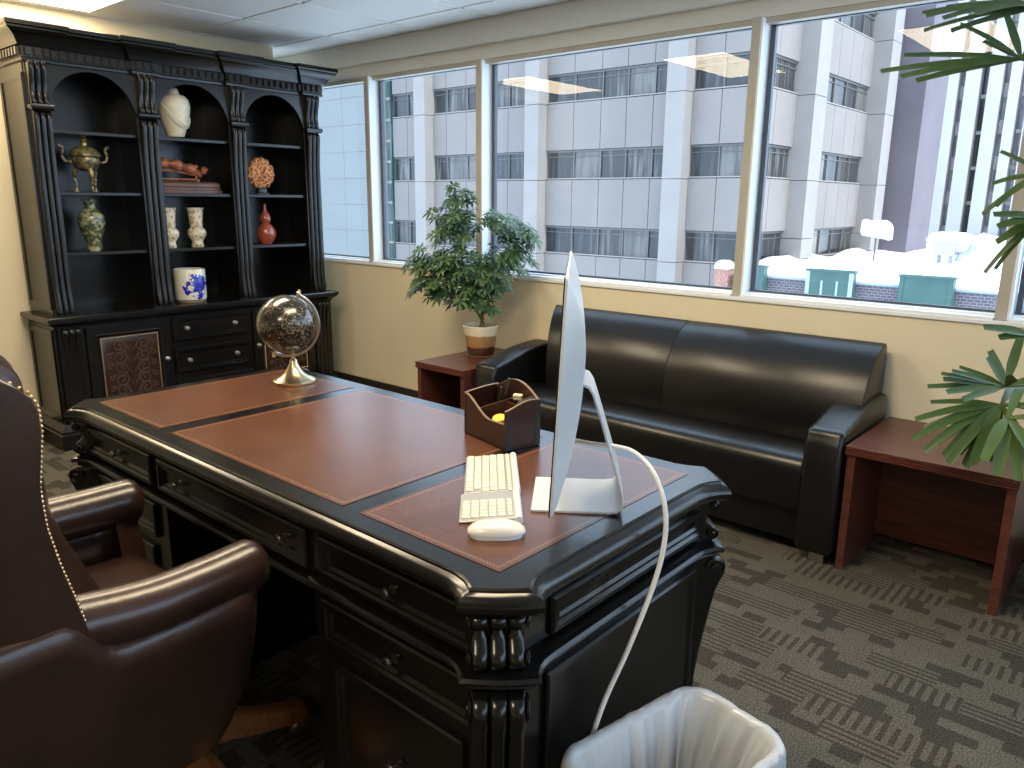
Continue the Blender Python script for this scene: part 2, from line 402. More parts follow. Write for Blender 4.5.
# carcass
def body_poly(x0, x1, y0, y1, cs, cf=.0325):
    """rectangle with the corners named in cs cut at 45 degrees"""
    P = []
    for k, (x, y) in (('fl', (x0, y0)), ('fr', (x1, y0)), ('br', (x1, y1)), ('bl', (x0, y1))):
        if k not in cs: P.append((x, y)); continue
        sx = 1 if k[1] == 'l' else -1; sy = 1 if k[0] == 'f' else -1
        a, b = (x, y+sy*cf), (x+sx*cf, y)
        P += [a, b] if k in ('fl', 'br') else [b, a]
    return P
bm = bm_new()
fz = lambda p, t: Vector((p[0], p[1], t))
prism(bm, body_poly(.04, 1.80, .03, .784, ('fl', 'fr', 'br', 'bl')), fz, .612, .735)
prism(bm, body_poly(1.262, 1.80, .03, .784, ('fr', 'br')), fz, .0, .63)
prism(bm, body_poly(.04, .578, .03, .784, ('fl', 'bl')), fz, .0, .63)
box(bm, .57, 1.27, .74, .775, .06, .63)
obj('carcass', bm, 'black', desk, bevel=.002)
# waist moulding all the way round
bm = bm_new(); L = []
for ins, z in ((.034, .588), (.022, .590), (.016, .596), (.020, .602), (.008, .606), (.003, .613), (.008, .619), (.022, .623), (.034, .626)):
    L.append([Vector((x, y, z)) for x, y in inset_poly(OUT, ins)])
loft(bm, L); obj('waist_moulding', bm, 'black', desk, sharp=30)
# base moulding of each pedestal
for a, b, cs in ((1.245, 1.83, ('fr', 'br')), (.01, .595, ('fl', 'bl'))):
    bm = bm_new(); P = body_poly(a, b, .0, .814, cs, .07)
    loft(bm, [[Vector((x, y, z)) for x, y in inset_poly(P, i)] for i, z in ((0, .0), (0, .06), (.006, .068), (.006, .078), (.02, .092), (.03, .098))])
    obj('plinth', bm, 'black', desk, bevel=.002)
def knob(parent, p, nn, rad=.011, material='pewter'):
    bm = bm_new(); q = Vector(nn).to_track_quat('Z', 'Y').to_matrix().to_4x4(); q.translation = Vector(p)
    lathe(bm, [(0, 0), (rad*.95, 0), (rad*.95, .002), (rad*.45, .004), (rad*.4, .012), (rad*.9, .016), (rad, .021), (rad*.8, .025), (0, .027)], n=16, mx=q)
    return obj('knob', bm, material, parent)
FR = ((0, 0), (.0, .010), (.004, .014), (.013, .014), (.018, .009), (.024, .009), (.030, .002))
def desk_drawer(x0, x1, z0, z1, knobs, name='drawer'):
    bm = bm_new(); framed(bm, (x0, .031, z0), (1, 0, 0), (0, 0, 1), (0, -1, 0), x1-x0, z1-z0, FR)
    d = obj(name, bm, 'black', desk, sharp=20)
    for k in knobs: knob(d, (k, .030, (z0+z1)/2), (0, -1, 0), .011, 'dknob')
    return d
DW = [(.085, .525, [.304]), (.565, 1.255, [.68, 1.165]), (1.30, 1.752, [1.526])]
for a, b, ks in DW:
    d = desk_drawer(a, b, .632, .722, ks)
    bm = bm_new(); q = Matrix.Rotation(PI/2, 4, 'X'); q.translation = Vector(((a+b)/2, .024, .709))
    lathe(bm, [(0, 0), (.005, 0), (.005, .003), (0, .004)], n=12, mx=q); obj('lock', bm, 'dknob', d)
for a, b, ks in (DW[0], DW[2]):
    desk_drawer(a, b, .478, .580, ks); desk_drawer(a+.03, b-.03, .125, .445, ks)
# end panels: apron field and tall raised panel
PF = ((0, 0), (0, .006), (.006, .013), (.014, .013), (.020, .007), (.026, .007), (.032, .002))
PT = ((0, 0), (.0, .008), (.004, .013), (.014, .011), (.020, .005), (.028, .003))
for sx, X in ((1, 1.80), (-1, .04)):
    bm = bm_new(); framed(bm, (X, .165, .632), (0, 1, 0), (0, 0, 1), (sx, 0, 0), .585, .078, PF); obj('apron_panel', bm, 'black', desk, sharp=20)
    bm = bm_new(); framed(bm, (X, .155, .12), (0, 1, 0), (0, 0, 1), (sx, 0, 0), .575, .438, PT); obj('end_panel', bm, 'black', desk, sharp=20)
bm = bm_new(); framed(bm, (.11, .784, .12), (1, 0, 0), (0, 0, 1), (0, 1, 0), 1.62, .44, PT); obj('back_panel', bm, 'black', desk, sharp=20)
# reeded scroll corbels on the four cut corners
CORB_UP = [(-.060, .733), (-.026, .733), (-.012, .727), (-.009, .716), (-.016, .706), (-.030, .700), (-.040, .690), (-.034, .675), (-.018, .662), (-.008, .648), (-.010, .634), (-.022, .626), (-.060, .624)]
CORB_LO = [(-.060, .586), (-.012, .586), (.006, .578), (.016, .562), (.016, .540), (.006, .520), (-.004, .495), (-.012, .455), (-.022, .40), (-.034, .33), (-.042, .26), (-.045, .19), (-.040, .14), (-.028, .115), (-.020, .100), (-.060, .098)]
def reeds(bm, prof, org, n, t, wd, cnt, depth=.013, back=.075):
    org, n, t = Vector(org), Vector(n), Vector(t)
    for k in range(cnt):
        c = (k-(cnt-1)/2)*wd*1.06; loops = []
        for uu, z in prof:
            ring = []
            for j in range(9):
                a = PI*j/8; tt = -math.cos(a)*wd/2; dd = (math.sin(a)**.7-1)*depth
                ring.append(org+n*(uu+dd)+t*(c+tt)+Vector((0, 0, z)))
            ring += [org+n*(-back)+t*(c+wd/2)+Vector((0, 0, z)), org+n*(-back)+t*(c-wd/2)+Vector((0, 0, z))]
            loops.append(ring)
        loft(bm, loops)
q2 = math.sqrt(.5)
for sx, sy, ox, oy in ((1, -1, 1.817, .012), (1, 1, 1.817, DY-.012), (-1, -1, DX-1.817, .012), (-1, 1, DX-1.817, DY-.012)):
    n_, t_ = (sx*q2, sy*q2, 0), (sx*q2, -sy*q2, 0)
    bm = bm_new(); reeds(bm, CORB_UP, (ox, oy, 0), n_, t_, .030, 3); reeds(bm, CORB_LO, (ox, oy, 0), n_, t_, .030, 3)
    cb = obj('corner_corbel', bm, 'black', desk, sharp=60)
    for s in (-1, 1):
        for (uu, z, rr) in ((-.013, .560, .024), (-.026, .717, .011), (-.026, .648, .014)):
            q = (Vector(t_)*s).to_track_quat('Z', 'Y').to_matrix().to_4x4(); q.translation = Vector((ox, oy, z))+Vector(n_)*uu+Vector(t_)*s*.0475
            bm = bm_new(); lathe(bm, [(0, 0), (rr, 0), (rr, .004), (rr*.8, .006), (rr*.7, .003), (rr*.45, .003), (rr*.4, .007), (0, .009)], n=18, mx=q); obj('scroll_rosette', bm, 'black', cb)

# ------------------------------------------------------------------ leather armchair
ch = thing('executive_chair', 'dark brown leather wing chair with rolled arms and nailhead trim', 'chair', (.93, -.25, 0), math.radians(1.5))
def lerp(a, b, t): return a+(b-a)*t
def sst(t): t = max(0, min(1, t)); return t*t*(3-2*t)
# U-shaped outer back with wings: s runs from the near wing edge round the back to the far wing edge
EDGE = [(.45, -.15), (.66, -.172), (.745, -.19), (.815, -.207), (.886, -.220), (.955, -.223), (1.0, -.217), (1.05, -.210), (1.087, -.211), (1.113, -.222), (1.135, -.250), (1.30, -.30)]
def edge_y(z):
    for (a, b), (c, d) in zip(EDGE, EDGE[1:]):
        if z <= c: return lerp(b, d, max(0, (z-a)/(c-a)))
    return EDGE[-1][1]
def back_pt(s, z, off=0.0):
    hw = .326+.012*sst((z-.7)/.4)-off
    rear = lerp(-.37, -.52, (z-.4)/.8)+off*1.0
    front = edge_y(z)
    cr = .17
    straight = max(.01, front-(rear+cr)); arc = cr*PI/2; mid = 2*(hw-cr); T = 2*straight+2*arc+mid
    d = s*T; sg = 1
    if d > T/2: d = T-d; sg = -1
    if d < straight: return Vector((sg*hw, front-d, z))
    d -= straight
    if d < arc:
        a = d/cr; return Vector((sg*(hw-cr+cr*math.cos(a)), rear+cr-cr*math.sin(a), z))
    d -= arc
    return Vector((sg*(hw-cr-d), rear, z))
def ztop(s):
    e = 1-abs(2*s-1)
    return 1.155+.07*sst(e/.5)+.03*sst(e)-.025*(1-sst(e/.06))
NS, NV = 48, 18
bm = bm_new(); loops = []
for j in range(NV+1):
    ring = []
    for side in (0, 1):
        rng = range(NS+1) if side == 0 else range(NS, -1, -1)
        for i in rng:
            s = i/NS; z = .63+(ztop(s)-.63)*(j/NV)
            ring.append(back_pt(s, z, .07 if side else 0.0))
    loops.append(ring)
loft(bm, loops); back = obj('chair_back', bm, 'chair', ch, sharp=70, bevel=.012, seg=3)
# nailheads along the wing edges and top
bm = bm_new()
def nail_line():
    pts = []; n = 120
    for sg, s0 in ((1, 0), (-1, 1)):
        pts += [back_pt(s0, .70+(ztop(s0)-.70)*i/52, .009) + Vector((0, .001, 0)) for i in range(52)]
    pts += [back_pt(i/n, ztop(i/n), .010)+Vector((0, 0, .001)) for i in range(n+1)]
    return pts
for p in nail_line(): ball(bm, p, .0034, 8, 5)
obj('nailhead_trim', bm, 'nail', back)
# inner back, tufted above, bulging at the lumbar
bm = bm_new(); G = []
def cush_y(x, z):
    y = lerp(-.035, -.135, sst((z-.52)/.36)) if z < .88 else lerp(-.135, -.150, (z-.88)/.22)-.13*max(0, (z-1.09)/.11)**2
    y -= .16*(abs(x)/.27)**2.4*.55
    tf = sst((z-.86)/.1)
    y -= tf*.016*(0.5+0.5*math.cos(x*2*PI/.11+ (z*2*PI/.11)*.5))*(0.5+0.5*math.cos(x*2*PI/.11-(z*2*PI/.11)*.5))*2
    return y
nx, nz = 44, 50
for j in range(nz+1):
    z = lerp(.44, 1.20, j/nz); row = []
    for i in range(nx+1):
        x = lerp(-.268, .268, i/nx)
        row.append(bm.verts.new((x, cush_y(x, z), z)))
    G.append(row)
for j in range(nz):
    for i in range(nx): bm.faces.new((G[j][i], G[j][i+1], G[j+1][i+1], G[j+1][i]))
obj('back_cushion', bm, 'chair', ch, solid=.12, sharp=80)
# seat shell: side panels flaring upward, low in front, and the seat cushion
def dense(hx, hy, rad, cy, n=120):
    P = [Vector((a, b, 0)) for a, b in rrect(hx, hy, rad, 8, 0, cy)]; P.append(P[0]); ln = [0]
    for a, b in zip(P, P[1:]): ln.append(ln[-1]+(b-a).length)
    out = []; k = 0
    for i in range(n):
        d = ln[-1]*i/n
        while ln[k+1] < d: k += 1
        out.append(P[k].lerp(P[k+1], (d-ln[k])/max(1e-9, ln[k+1]-ln[k])))
    return out
def shell_top(x, y):
    z = lerp(.700, .622, sst((y+.225)/.09))
    return lerp(z, .455, sst((.262-abs(x))/.05)*sst((y-.02)/.08))
bm = bm_new(); loops = []
for t in range(11):
    q = t/10; k = math.sin(q*PI/2)**.8
    hw = lerp(.268, .333, k); y0 = lerp(-.43, -.415, k); y1 = lerp(.10, .172, k)
    ring = dense(hw, (y1-y0)/2, .075, (y0+y1)/2)
    tp = dense(.333, (.172+.415)/2, .075, (.172-.415)/2)
    loops.append([Vector((p.x, p.y, lerp(.275, shell_top(w.x, w.y), q))) for p, w in zip(ring, tp)])
top = loops[-1]
for off, dz in ((.012, .012), (.05, .012), (.064, 0), (.066, -.05)):
    ring = dense(.333-off, (.172+.415)/2-off, max(.02, .075-off*.7), (.172-.415)/2)
    loops.append([Vector((p.x, p.y, w.z+dz)) for p, w in zip(ring, top)])
loops.append([Vector((p.x, p.y, .38)) for p in loops[-1]])
loft(bm, loops); obj('seat_shell', bm, 'chair', ch, sharp=60)
bm = bm_new(); loops = []
for i, z in ((.03, .36), (.008, .37), (0, .39), (0, .49), (.006, .515), (.03, .540), (.08, .556), (.15, .562)):
    loops.append([Vector((x, y, z)) for x, y in rrect(.268-i, .20-i, .05, 5, 0, -.025)])
loft(bm, loops); obj('seat_cushion', bm, 'chair', ch, sharp=60, subsurf=1)
# rolled arms
for sx in (1, -1):
    bm = bm_new(); path = catmull([(sx*.258, -.26, .688), (sx*.270, -.19, .676), (sx*.284, -.06, .664), (sx*.280, .06, .662), (sx*.272, .160, .664)], 7)
    loops = []; N_ = len(path)
    for i, p in enumerate(path):
        t = i/(N_-1); k = 1.0
        ring = []
        d = (path[min(i+1, N_-1)]-path[max(i-1, 0)]).normalized(); s_ = d.cross(Vector((0, 0, 1))).normalized(); up = s_.cross(d)
        for j in range(20):
            a = 2*PI*j/20; cx, cz = math.cos(a), math.sin(a)
            ring.append(p+s_*.053*cx+up*(.052*cz if cz > 0 else .062*cz))
        loops.append(ring)
    d = (path[-1]-path[-2]).normalized()
    cen = path[-1]
    for sc, fw in ((.96, .010), (.85, .020), (.6, .028), (.25, .032)):
        loops.append([cen+(q-cen)*sc+d*fw for q in loops[N_-1]])
    loft(bm, loops); obj('armrest', bm, 'chair', ch, sharp=80)
# wooden five-star base with castors
bm = bm_new(); lathe(bm, [(0, .09), (.055, .09), (.06, .12), (.045, .16), (.03, .18), (.03, .29), (0, .29)], 0, .06, 0, 20); obj('base_hub', bm, 'oak', ch)
for k in range(5):
    a = math.radians(82+72*k); d = Vector((math.cos(a), math.sin(a), 0)); s_ = Vector((-d.y, d.x, 0)); o0 = Vector((0, .06, 0))
    bm = bm_new(); loops = []
    for t, zt, zb, hw in ((.02, .195, .10, .030), (.08, .195, .105, .030), (.16, .165, .092, .029), (.24, .124, .070, .028), (.31, .106, .056, .028), (.345, .104, .054, .030), (.362, .094, .060, .026)):
        loops.append([o0+d*t+s_*q+Vector((0, 0, z)) for q, z in ((-hw, zb), (hw, zb), (hw, zt-.008), (hw*.6, zt), (-hw*.6, zt), (-hw, zt-.008))])
    loft(bm, loops); lg = obj('leg', bm, 'oak', ch, bevel=.004, seg=2)
    bm = bm_new(); c = o0+d*.335
    tube(bm, [c+Vector((0, 0, .065)), c+Vector((0, 0, .03))], .008, 10)
    for sd in (-1, 1):
        q = s_.to_track_quat('Z', 'Y').to_matrix().to_4x4(); q.translation = c+d*.012+s_*(.012*sd-.009)+Vector((0, 0, .027))
        lathe(bm, [(0, 0), (.022, 0), (.027, .003), (.027, .014), (.022, .018), (0, .018)], n=20, mx=q)
    obj('castor', bm, 'nail', lg)
# ------------------------------------------------------------------ bookcase
bk = thing('bookcase', 'tall black carved bookcase with three arched bays against the left wall', 'bookcase', (XL+.2, 1.6, 0))
bk_off = Vector(bk.location)
def bobj(name, bm, material='black_case', parent=None, **k):
    o = obj(name, bm, material, parent or bk, **k)
    if parent is None: o.location = -bk_off
    return o
XB = XL+.006                                    # back of the case
BAYS = [(.80, 1.25), (1.37, 1.82), (1.93, 2.37)]
STILES = [(.70, .80), (1.25, 1.37), (1.82, 1.93), (2.37, 2.49)]
# lower case
bm = bm_new(); box(bm, XB, -2.095, .675, 2.525, .13, .70); bobj('base_cabinet', bm, bevel=.003)
bm = bm_new(); P = [(XB, .635), (-2.045, .635), (-2.045, 2.565), (XB, 2.565)]
def case_loops(P, steps):
    L = []
    for ins, z in steps:
        L.append([Vector((max(x, XB), y, z)) for x, y in inset_poly(P, ins)])
    return L
loft(bm, case_loops(P, ((0, 0), (0, .085), (.008, .09), (.008, .105), (.02, .118), (.034, .135), (.038, .14)))); bobj('plinth', bm, sharp=30)
bm = bm_new(); P = [(XB, .637), (-2.045, .637), (-2.045, 2.563), (XB, 2.563)]
loft(bm, case_loops(P, ((.038, .690), (.034, .702), (.022, .712), (.010, .720), (.010, .726), (0, .730), (0, .748), (.008, .755)))); bobj('counter', bm, sharp=30)
for y0, y1 in ((.70, .815), (2.385, 2.50)):
    bm = bm_new(); box(bm, -2.095, -2.078, y0-.01, y1+.01, .14, .69)
    prof = [(-.02, .688), (.024, .686), (.034, .672), (.030, .65), (.018, .61), (.010, .5), (.008, .35), (.012, .22), (.022, .17), (.022, .145), (-.02, .142)]
    reeds(bm, prof, (-2.085, (y0+y1)/2, 0), (1, 0, 0), (0, 1, 0), .031, 3, .013, .02); bobj('base_pilaster', bm, sharp=60)
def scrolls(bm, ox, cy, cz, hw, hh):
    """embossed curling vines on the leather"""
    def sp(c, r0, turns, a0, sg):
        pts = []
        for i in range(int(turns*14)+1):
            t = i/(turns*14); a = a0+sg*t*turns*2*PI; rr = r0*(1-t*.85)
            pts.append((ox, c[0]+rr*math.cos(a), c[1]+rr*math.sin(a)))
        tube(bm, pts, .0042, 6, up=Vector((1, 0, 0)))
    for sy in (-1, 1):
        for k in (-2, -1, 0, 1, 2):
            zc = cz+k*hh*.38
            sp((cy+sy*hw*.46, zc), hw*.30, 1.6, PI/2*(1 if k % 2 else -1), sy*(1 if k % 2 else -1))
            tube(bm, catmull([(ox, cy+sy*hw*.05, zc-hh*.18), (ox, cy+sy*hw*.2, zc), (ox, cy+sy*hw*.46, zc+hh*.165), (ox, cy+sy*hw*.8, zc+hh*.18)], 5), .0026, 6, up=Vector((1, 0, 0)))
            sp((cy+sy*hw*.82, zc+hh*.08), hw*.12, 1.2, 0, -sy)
DF = ((0, 0), (0, .012), (.004, .016), (.05, .016), (.056, .020), (.064, .018), (.070, .006))
def door(y0, y1, kn, hinge):
    bm = bm_new(); framed(bm, (-2.094, y0, .155), (0, 1, 0), (0, 0, 1), (1, 0, 0), y1-y0, .53, DF); d = bobj('door', bm, sharp=20)
    a, b = y0+.068, y1-.068; z0, z1 = .225, .615
    bm = bm_new(); L = []
    for i, h in ((0, 0), (.004, .006), (.02, .011), (.05, .013)):
        L.append([Vector((-2.088+h, y, z)) for y, z in ((a+i, z0+i), (b-i, z0+i), (b-i, z1-i), (a+i, z1-i))])
    loft(bm, L); lp = bobj('leather_panel', bm, M['emboss'], d)
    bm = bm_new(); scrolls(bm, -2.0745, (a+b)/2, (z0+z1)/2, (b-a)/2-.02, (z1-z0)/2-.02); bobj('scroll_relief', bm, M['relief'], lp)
    bm = bm_new()
    nn = 26; mm = int(nn*(z1-z0)/(b-a))
    for i in range(nn+1):
        for z in (z0+.008, z1-.008): ball(bm, (-2.080, lerp(a+.008, b-.008, i/nn), z), .0045, 6, 4)
    for i in range(mm+1):
        for y in (a+.008, b-.008): ball(bm, (-2.080, y, lerp(z0+.008, z1-.008, i/mm)), .0045, 6, 4)
    bobj('nailhead_trim', bm, 'nail', lp)
    knob(d, (-2.079, kn, .44), (1, 0, 0), .0125)
M['relief'] = mat('highlit_leather_relief', (0.085, 0.050, 0.038), 0.24, noise=0.2)  # lighter leather tone paints in the highlights on the raised scrolls
M['emboss'] = mat('embossed_leather', (0.034, 0.015, 0.010), 0.27, coat=0.15, noise=0.35, nscale=14, bump=0.15, bscale=60)
door(.835, 1.315, 1.285, 0); door(1.885, 2.365, 1.912, 1)
DRF = ((0, 0), (0, .014), (.006, .022), (.016, .022), (.022, .012), (.028, .012), (.034, .004))
for z0, z1 in ((.535, .685), (.330, .485), (.150, .285)):
    bm = bm_new(); framed(bm, (-2.094, 1.338, z0), (0, 1, 0), (0, 0, 1), (1, 0, 0), .524, z1-z0, DRF); d = bobj('drawer', bm, sharp=20)
    for y in (1.43, 1.755): knob(d, (-2.090, y, (z0+z1)/2), (1, 0, 0), .013)
PS = ((0, 0), (0, -.010), (.012, -.012), (.02, -.006), (.026, -.004))
SF = ((0, 0), (0, .008), (.03, .008), (.036, .002), (.045, .0005))
# upper case
bm = bm_new(); box(bm, XB, XB+.012, .70, 2.49, .755, 2.09); bobj('back_board', bm)
for y0, y1, sgn in ((.695, .725, -1), (2.465, 2.495, 1)):
    bm = bm_new(); box(bm, XB, -2.12, y0, y1, .755, 2.09); s = bobj('side_board', bm, bevel=.002)
    bm = bm_new(); yy = y0 if sgn < 0 else y1
    framed(bm, (XB+.01, yy, .79), (1, 0, 0), (0, 0, 1), (0, sgn, 0), .34, 1.24, SF); bobj('side_panel', bm, 'black_case', s, sharp=20)
    yb = .675 if sgn < 0 else 2.525
    bm = bm_new(); framed(bm, (XB+.01, yb, .16), (1, 0, 0), (0, 0, 1), (0, sgn, 0), .35, .52, SF); bobj('side_panel', bm, 'black_case', s, sharp=20)
for yc in (1.31, 1.875):
    bm = bm_new(); box(bm, XB+.012, -2.12, yc-.012, yc+.012, .755, 2.09); bobj('divider', bm)
for k, (y0, y1) in enumerate(((.725, 1.298), (1.322, 1.863), (1.887, 2.465))):
    for z in (1.10, 1.43, 1.755):
        bm = bm_new(); box(bm, XB+.012, -2.125, y0, y1, z-.020, z); bobj('shelf', bm, bevel=.003)
for (y0, y1) in STILES:
    bm = bm_new(); box(bm, -2.13, -2.10, y0, y1, .755, 2.09); bobj('stile', bm, bevel=.002)
for y0, y1 in BAYS:
    rr = (y1-y0)/2; yc = (y0+y1)/2; pts = []
    for i in range(25):
        a = PI-PI*i/24; pts.append((yc+rr*math.cos(a), 1.84+rr*math.sin(a)))
    bm = bm_new()
    for x, fl in ((-2.104, 0), (-2.13, 1)):
        pass
    top = 2.095
    lo = [[Vector((x, y, z)) for y, z in pts] for x in (-2.104, -2.13)]
    hi = [[Vector((x, y, top)) for y, z in pts] for x in (-2.104, -2.13)]
    ring = [lo[0], lo[1], hi[1], hi[0], lo[0]]
    R = [[bm.verts.new(p) for p in lp] for lp in ring[:4]]; R.append(R[0])
    for a_, b_ in zip(R, R[1:]):
        for i in range(24): bm.faces.new((a_[i], a_[i+1], b_[i+1], b_[i]))
    for i in (0, 24): bm.faces.new([R[k][i] for k in range(4)])
    bobj('arch', bm, sharp=30)
UP_LO = [(-.02, 1.842), (.026, 1.842), (.040, 1.828), (.042, 1.80), (.034, 1.74), (.024, 1.62), (.018, 1.42), (.016, 1.15), (.018, .93), (.026, .84), (.034, .80), (.034, .775), (-.02, .757)]
UP_HI = [(-.02, 2.085), (.044, 2.082), (.052, 2.066), (.050, 2.04), (.036, 1.99), (.026, 1.94), (.030, 1.90), (.036, 1.885), (.030, 1.872), (-.02, 1.870)]
for (y0, y1), wd in zip(STILES, (.030, .033, .031, .033)):
    yc = (y0+y1)/2
    bm = bm_new(); reeds(bm, UP_LO, (-2.102, yc, 0), (1, 0, 0), (0, 1, 0), wd*.95, 3, .014, .01)
    reeds(bm, UP_HI, (-2.102, yc, 0), (1, 0, 0), (0, 1, 0), wd*.95, 3, .014, .01); pl = bobj('pilaster', bm, sharp=60)
    bm = bm_new(); hw = wd*1.9
    loft(bm, [[Vector((-2.11, yc-hw*k, z)), Vector((-2.102+.05*k, yc-hw*k, z)), Vector((-2.102+.05*k, yc+hw*k, z)), Vector((-2.11, yc+hw*k, z))] for k, z in ((.86, 1.842), (.92, 1.848), (1, 1.856), (1, 1.866), (.9, 1.872))])
    bobj('pilaster_cap', bm, 'black_case', pl)
# crown moulding with breaks over the pilasters, and dentils
def crown_poly():
    pts = [(XB, .685), (-2.068, .685)]; e = .006
    for k, (y0, y1) in enumerate(STILES):
        if k: pts += [(-2.098, y0-.012), (-2.068, y0-.012)]
        if k < 3: pts += [(-2.068, y1+.012), (-2.098, y1+.012)]
    pts += [(-2.068, 2.505), (XB, 2.505)]
    return pts
bm = bm_new(); L = []
for ou, z in ((-.004, 2.078), (.004, 2.082), (.006, 2.094), (.001, 2.100), (.001, 2.150), (.022, 2.153), (.026, 2.164), (.030, 2.172), (.038, 2.190), (.056, 2.208), (.070, 2.216), (.076, 2.224), (.076, 2.232), (.084, 2.238), (.084, 2.258), (.080, 2.262)):
    L.append([Vector((max(x, XB), y, z)) for x, y in inset_poly(crown_poly(), -ou)])
loft(bm, L); cr_ = bobj('crown_moulding', bm, sharp=25)
bm = bm_new(); y = .70
while y < 2.49:
    x = -2.068 if any(a-.012 <= y <= b+.012-.02 for a, b in STILES) else -2.098
    box(bm, x-.01, x+.019, y, y+.024, 2.108, 2.146); y += .043
x = -2.11
while x > XB+.02:
    for s in (-1, 1):
        yy = .685 if s < 0 else 2.505
        box(bm, x, x+.024, min(yy, yy+s*.018)-.002, max(yy, yy+s*.018)+.002, 2.108, 2.146)
    x -= .043
bobj('dentil_band', bm, 'black_case', cr_)

# ------------------------------------------------------------------ things on the shelves
def vein(name, col, col2, sc, thr, rough=.25, coat=.5, kind='noise'):
    mm = mat(name, col, rough, coat=coat); g = NT(mm)
    tc = g.n('ShaderNodeTexCoord')
    if kind == 'noise':
        n = g.n('ShaderNodeTexNoise'); n.inputs['Scale'].default_value = sc; n.inputs['Detail'].default_value = 5; o = n.outputs['Fac']
    else:
        n = g.n('ShaderNodeTexVoronoi'); n.feature = 'DISTANCE_TO_EDGE'; n.inputs['Scale'].default_value = sc; o = n.outputs['Distance']
    g.l(tc.outputs['Object'], n.inputs['Vector'])
    cr = g.n('ShaderNodeValToRGB'); cr.color_ramp.elements[0].position = thr-.06; cr.color_ramp.elements[1].position = thr+.06
    cr.color_ramp.elements[0].color = (*col, 1); cr.color_ramp.elements[1].color = (*col2, 1)
    g.l(o, cr.inputs[0]); g.l(cr.outputs[0], g.b.inputs['Base Color'])
    return mm
M['ivory'] = mat('ivory_glaze', (0.80, 0.72, 0.54), 0.32, coat=.3, noise=.08, nscale=9)
M['oldbrass'] = vein('cloisonne_brass', (0.30, 0.24, 0.11), (0.07, 0.075, 0.045), 42, .50, .35, .2)
M['oldbrass'].node_tree.nodes['Principled BSDF'].inputs['Metallic'].default_value = .3
M['gilt'] = mat('gilt', (0.75, 0.55, 0.18), .3, metal=.9, noise=.1)
M['greenvase'] = vein('green_glaze', (0.060, 0.085, 0.050), (0.34, 0.33, 0.20), 42, .53, .25, .4)
M['redwood'] = mat('carved_redwood', (0.30, 0.105, 0.050), .35, noise=.5, nscale=16)
M['darkwood'] = mat('dark_stand', (0.11, 0.055, 0.035), .4, noise=.3, nscale=9)
M['floral'] = vein('floral_porcelain', (0.74, 0.69, 0.54), (0.40, 0.25, 0.13), 45, .56, .3, .4)
M['shell'] = vein('coral_shell', (0.80, 0.40, 0.15), (0.30, 0.05, 0.02), 75, .50, .45, .1)
M['oxblood'] = mat('oxblood_glaze', (0.34, 0.075, 0.045), .16, coat=.8, noise=.25, nscale=10)
def bluewhite():
    mm = mat('blue_white_porcelain', (0.76, 0.73, 0.64), .22, coat=.5); g = NT(mm); tc = g.n('ShaderNodeTexCoord')
    sp = g.n('ShaderNodeSeparateXYZ'); g.l(tc.outputs['Object'], sp.inputs[0])
    n = g.n('ShaderNodeTexNoise'); n.inputs['Scale'].default_value = 24; n.inputs['Detail'].default_value = 6; n.inputs['Roughness'].default_value = .62; g.l(tc.outputs['Object'], n.inputs['Vector'])
    # painted landscape: a patch on the side turned to the room
    dy = g.math('MULTIPLY', g.math('SUBTRACT', sp.outputs[1], .012), 12.0); dz = g.math('MULTIPLY', g.math('SUBTRACT', sp.outputs[2], .105), 13.0)
    d = g.math('ADD', g.math('MULTIPLY', dy, dy), g.math('MULTIPLY', dz, dz))
    patch = g.math('SUBTRACT', 1.0, d); front = g.math('GREATER_THAN', sp.outputs[0], 0.0)
    v = g.math('ADD', g.math('MULTIPLY', patch, .16), n.outputs['Fac'])
    k = g.math('MULTIPLY', g.math('GREATER_THAN', v, .545), front)
    s = g.math('MULTIPLY', k, g.math('ADD', g.math('MULTIPLY', n.outputs['Fac'], 1.2), .4)); s.node.use_clamp = True
    g.l(g.mix(s, (0.76, 0.73, 0.64), (0.006, 0.02, 0.40)), g.b.inputs['Base Color'])
    return mm
M['bluewhite'] = bluewhite()

XS = -2.25
t = thing('carved_vase', 'cream carved ovoid vase on the top shelf of the middle bay', 'vase', (XS+.01, 1.541, 1.755))
bm = bm_new(); lathe(bm, [(0, .012), (.050, .012), (.056, .03), (.075, .085), (.092, .15), (.097, .19), (.090, .228), (.070, .250), (.045, .256), (.040, .262), (.036, .280), (.030, .292), (0, .296)], n=36)
for k in range(3):
    pts = []
    for i in range(22):
        s = i/21; a = -1.5+s*2.9; z = .235-.15*math.sin(PI*s*.75)-.012*k; rr = .094*(.62+.38*math.sin(min(1, (z-.0)/.20)*PI/2))+.002
        pts.append((rr*math.cos(a), rr*math.sin(a), z))
    tube(bm, pts, .006-.001*k, 8)
obj('body', bm, 'ivory', t, sharp=60)
bm = bm_new(); lathe(bm, [(0, 0), (.034, 0), (.036, .004), (.030, .013), (0, .014)], n=24); obj('foot', bm, 'gilt', t)

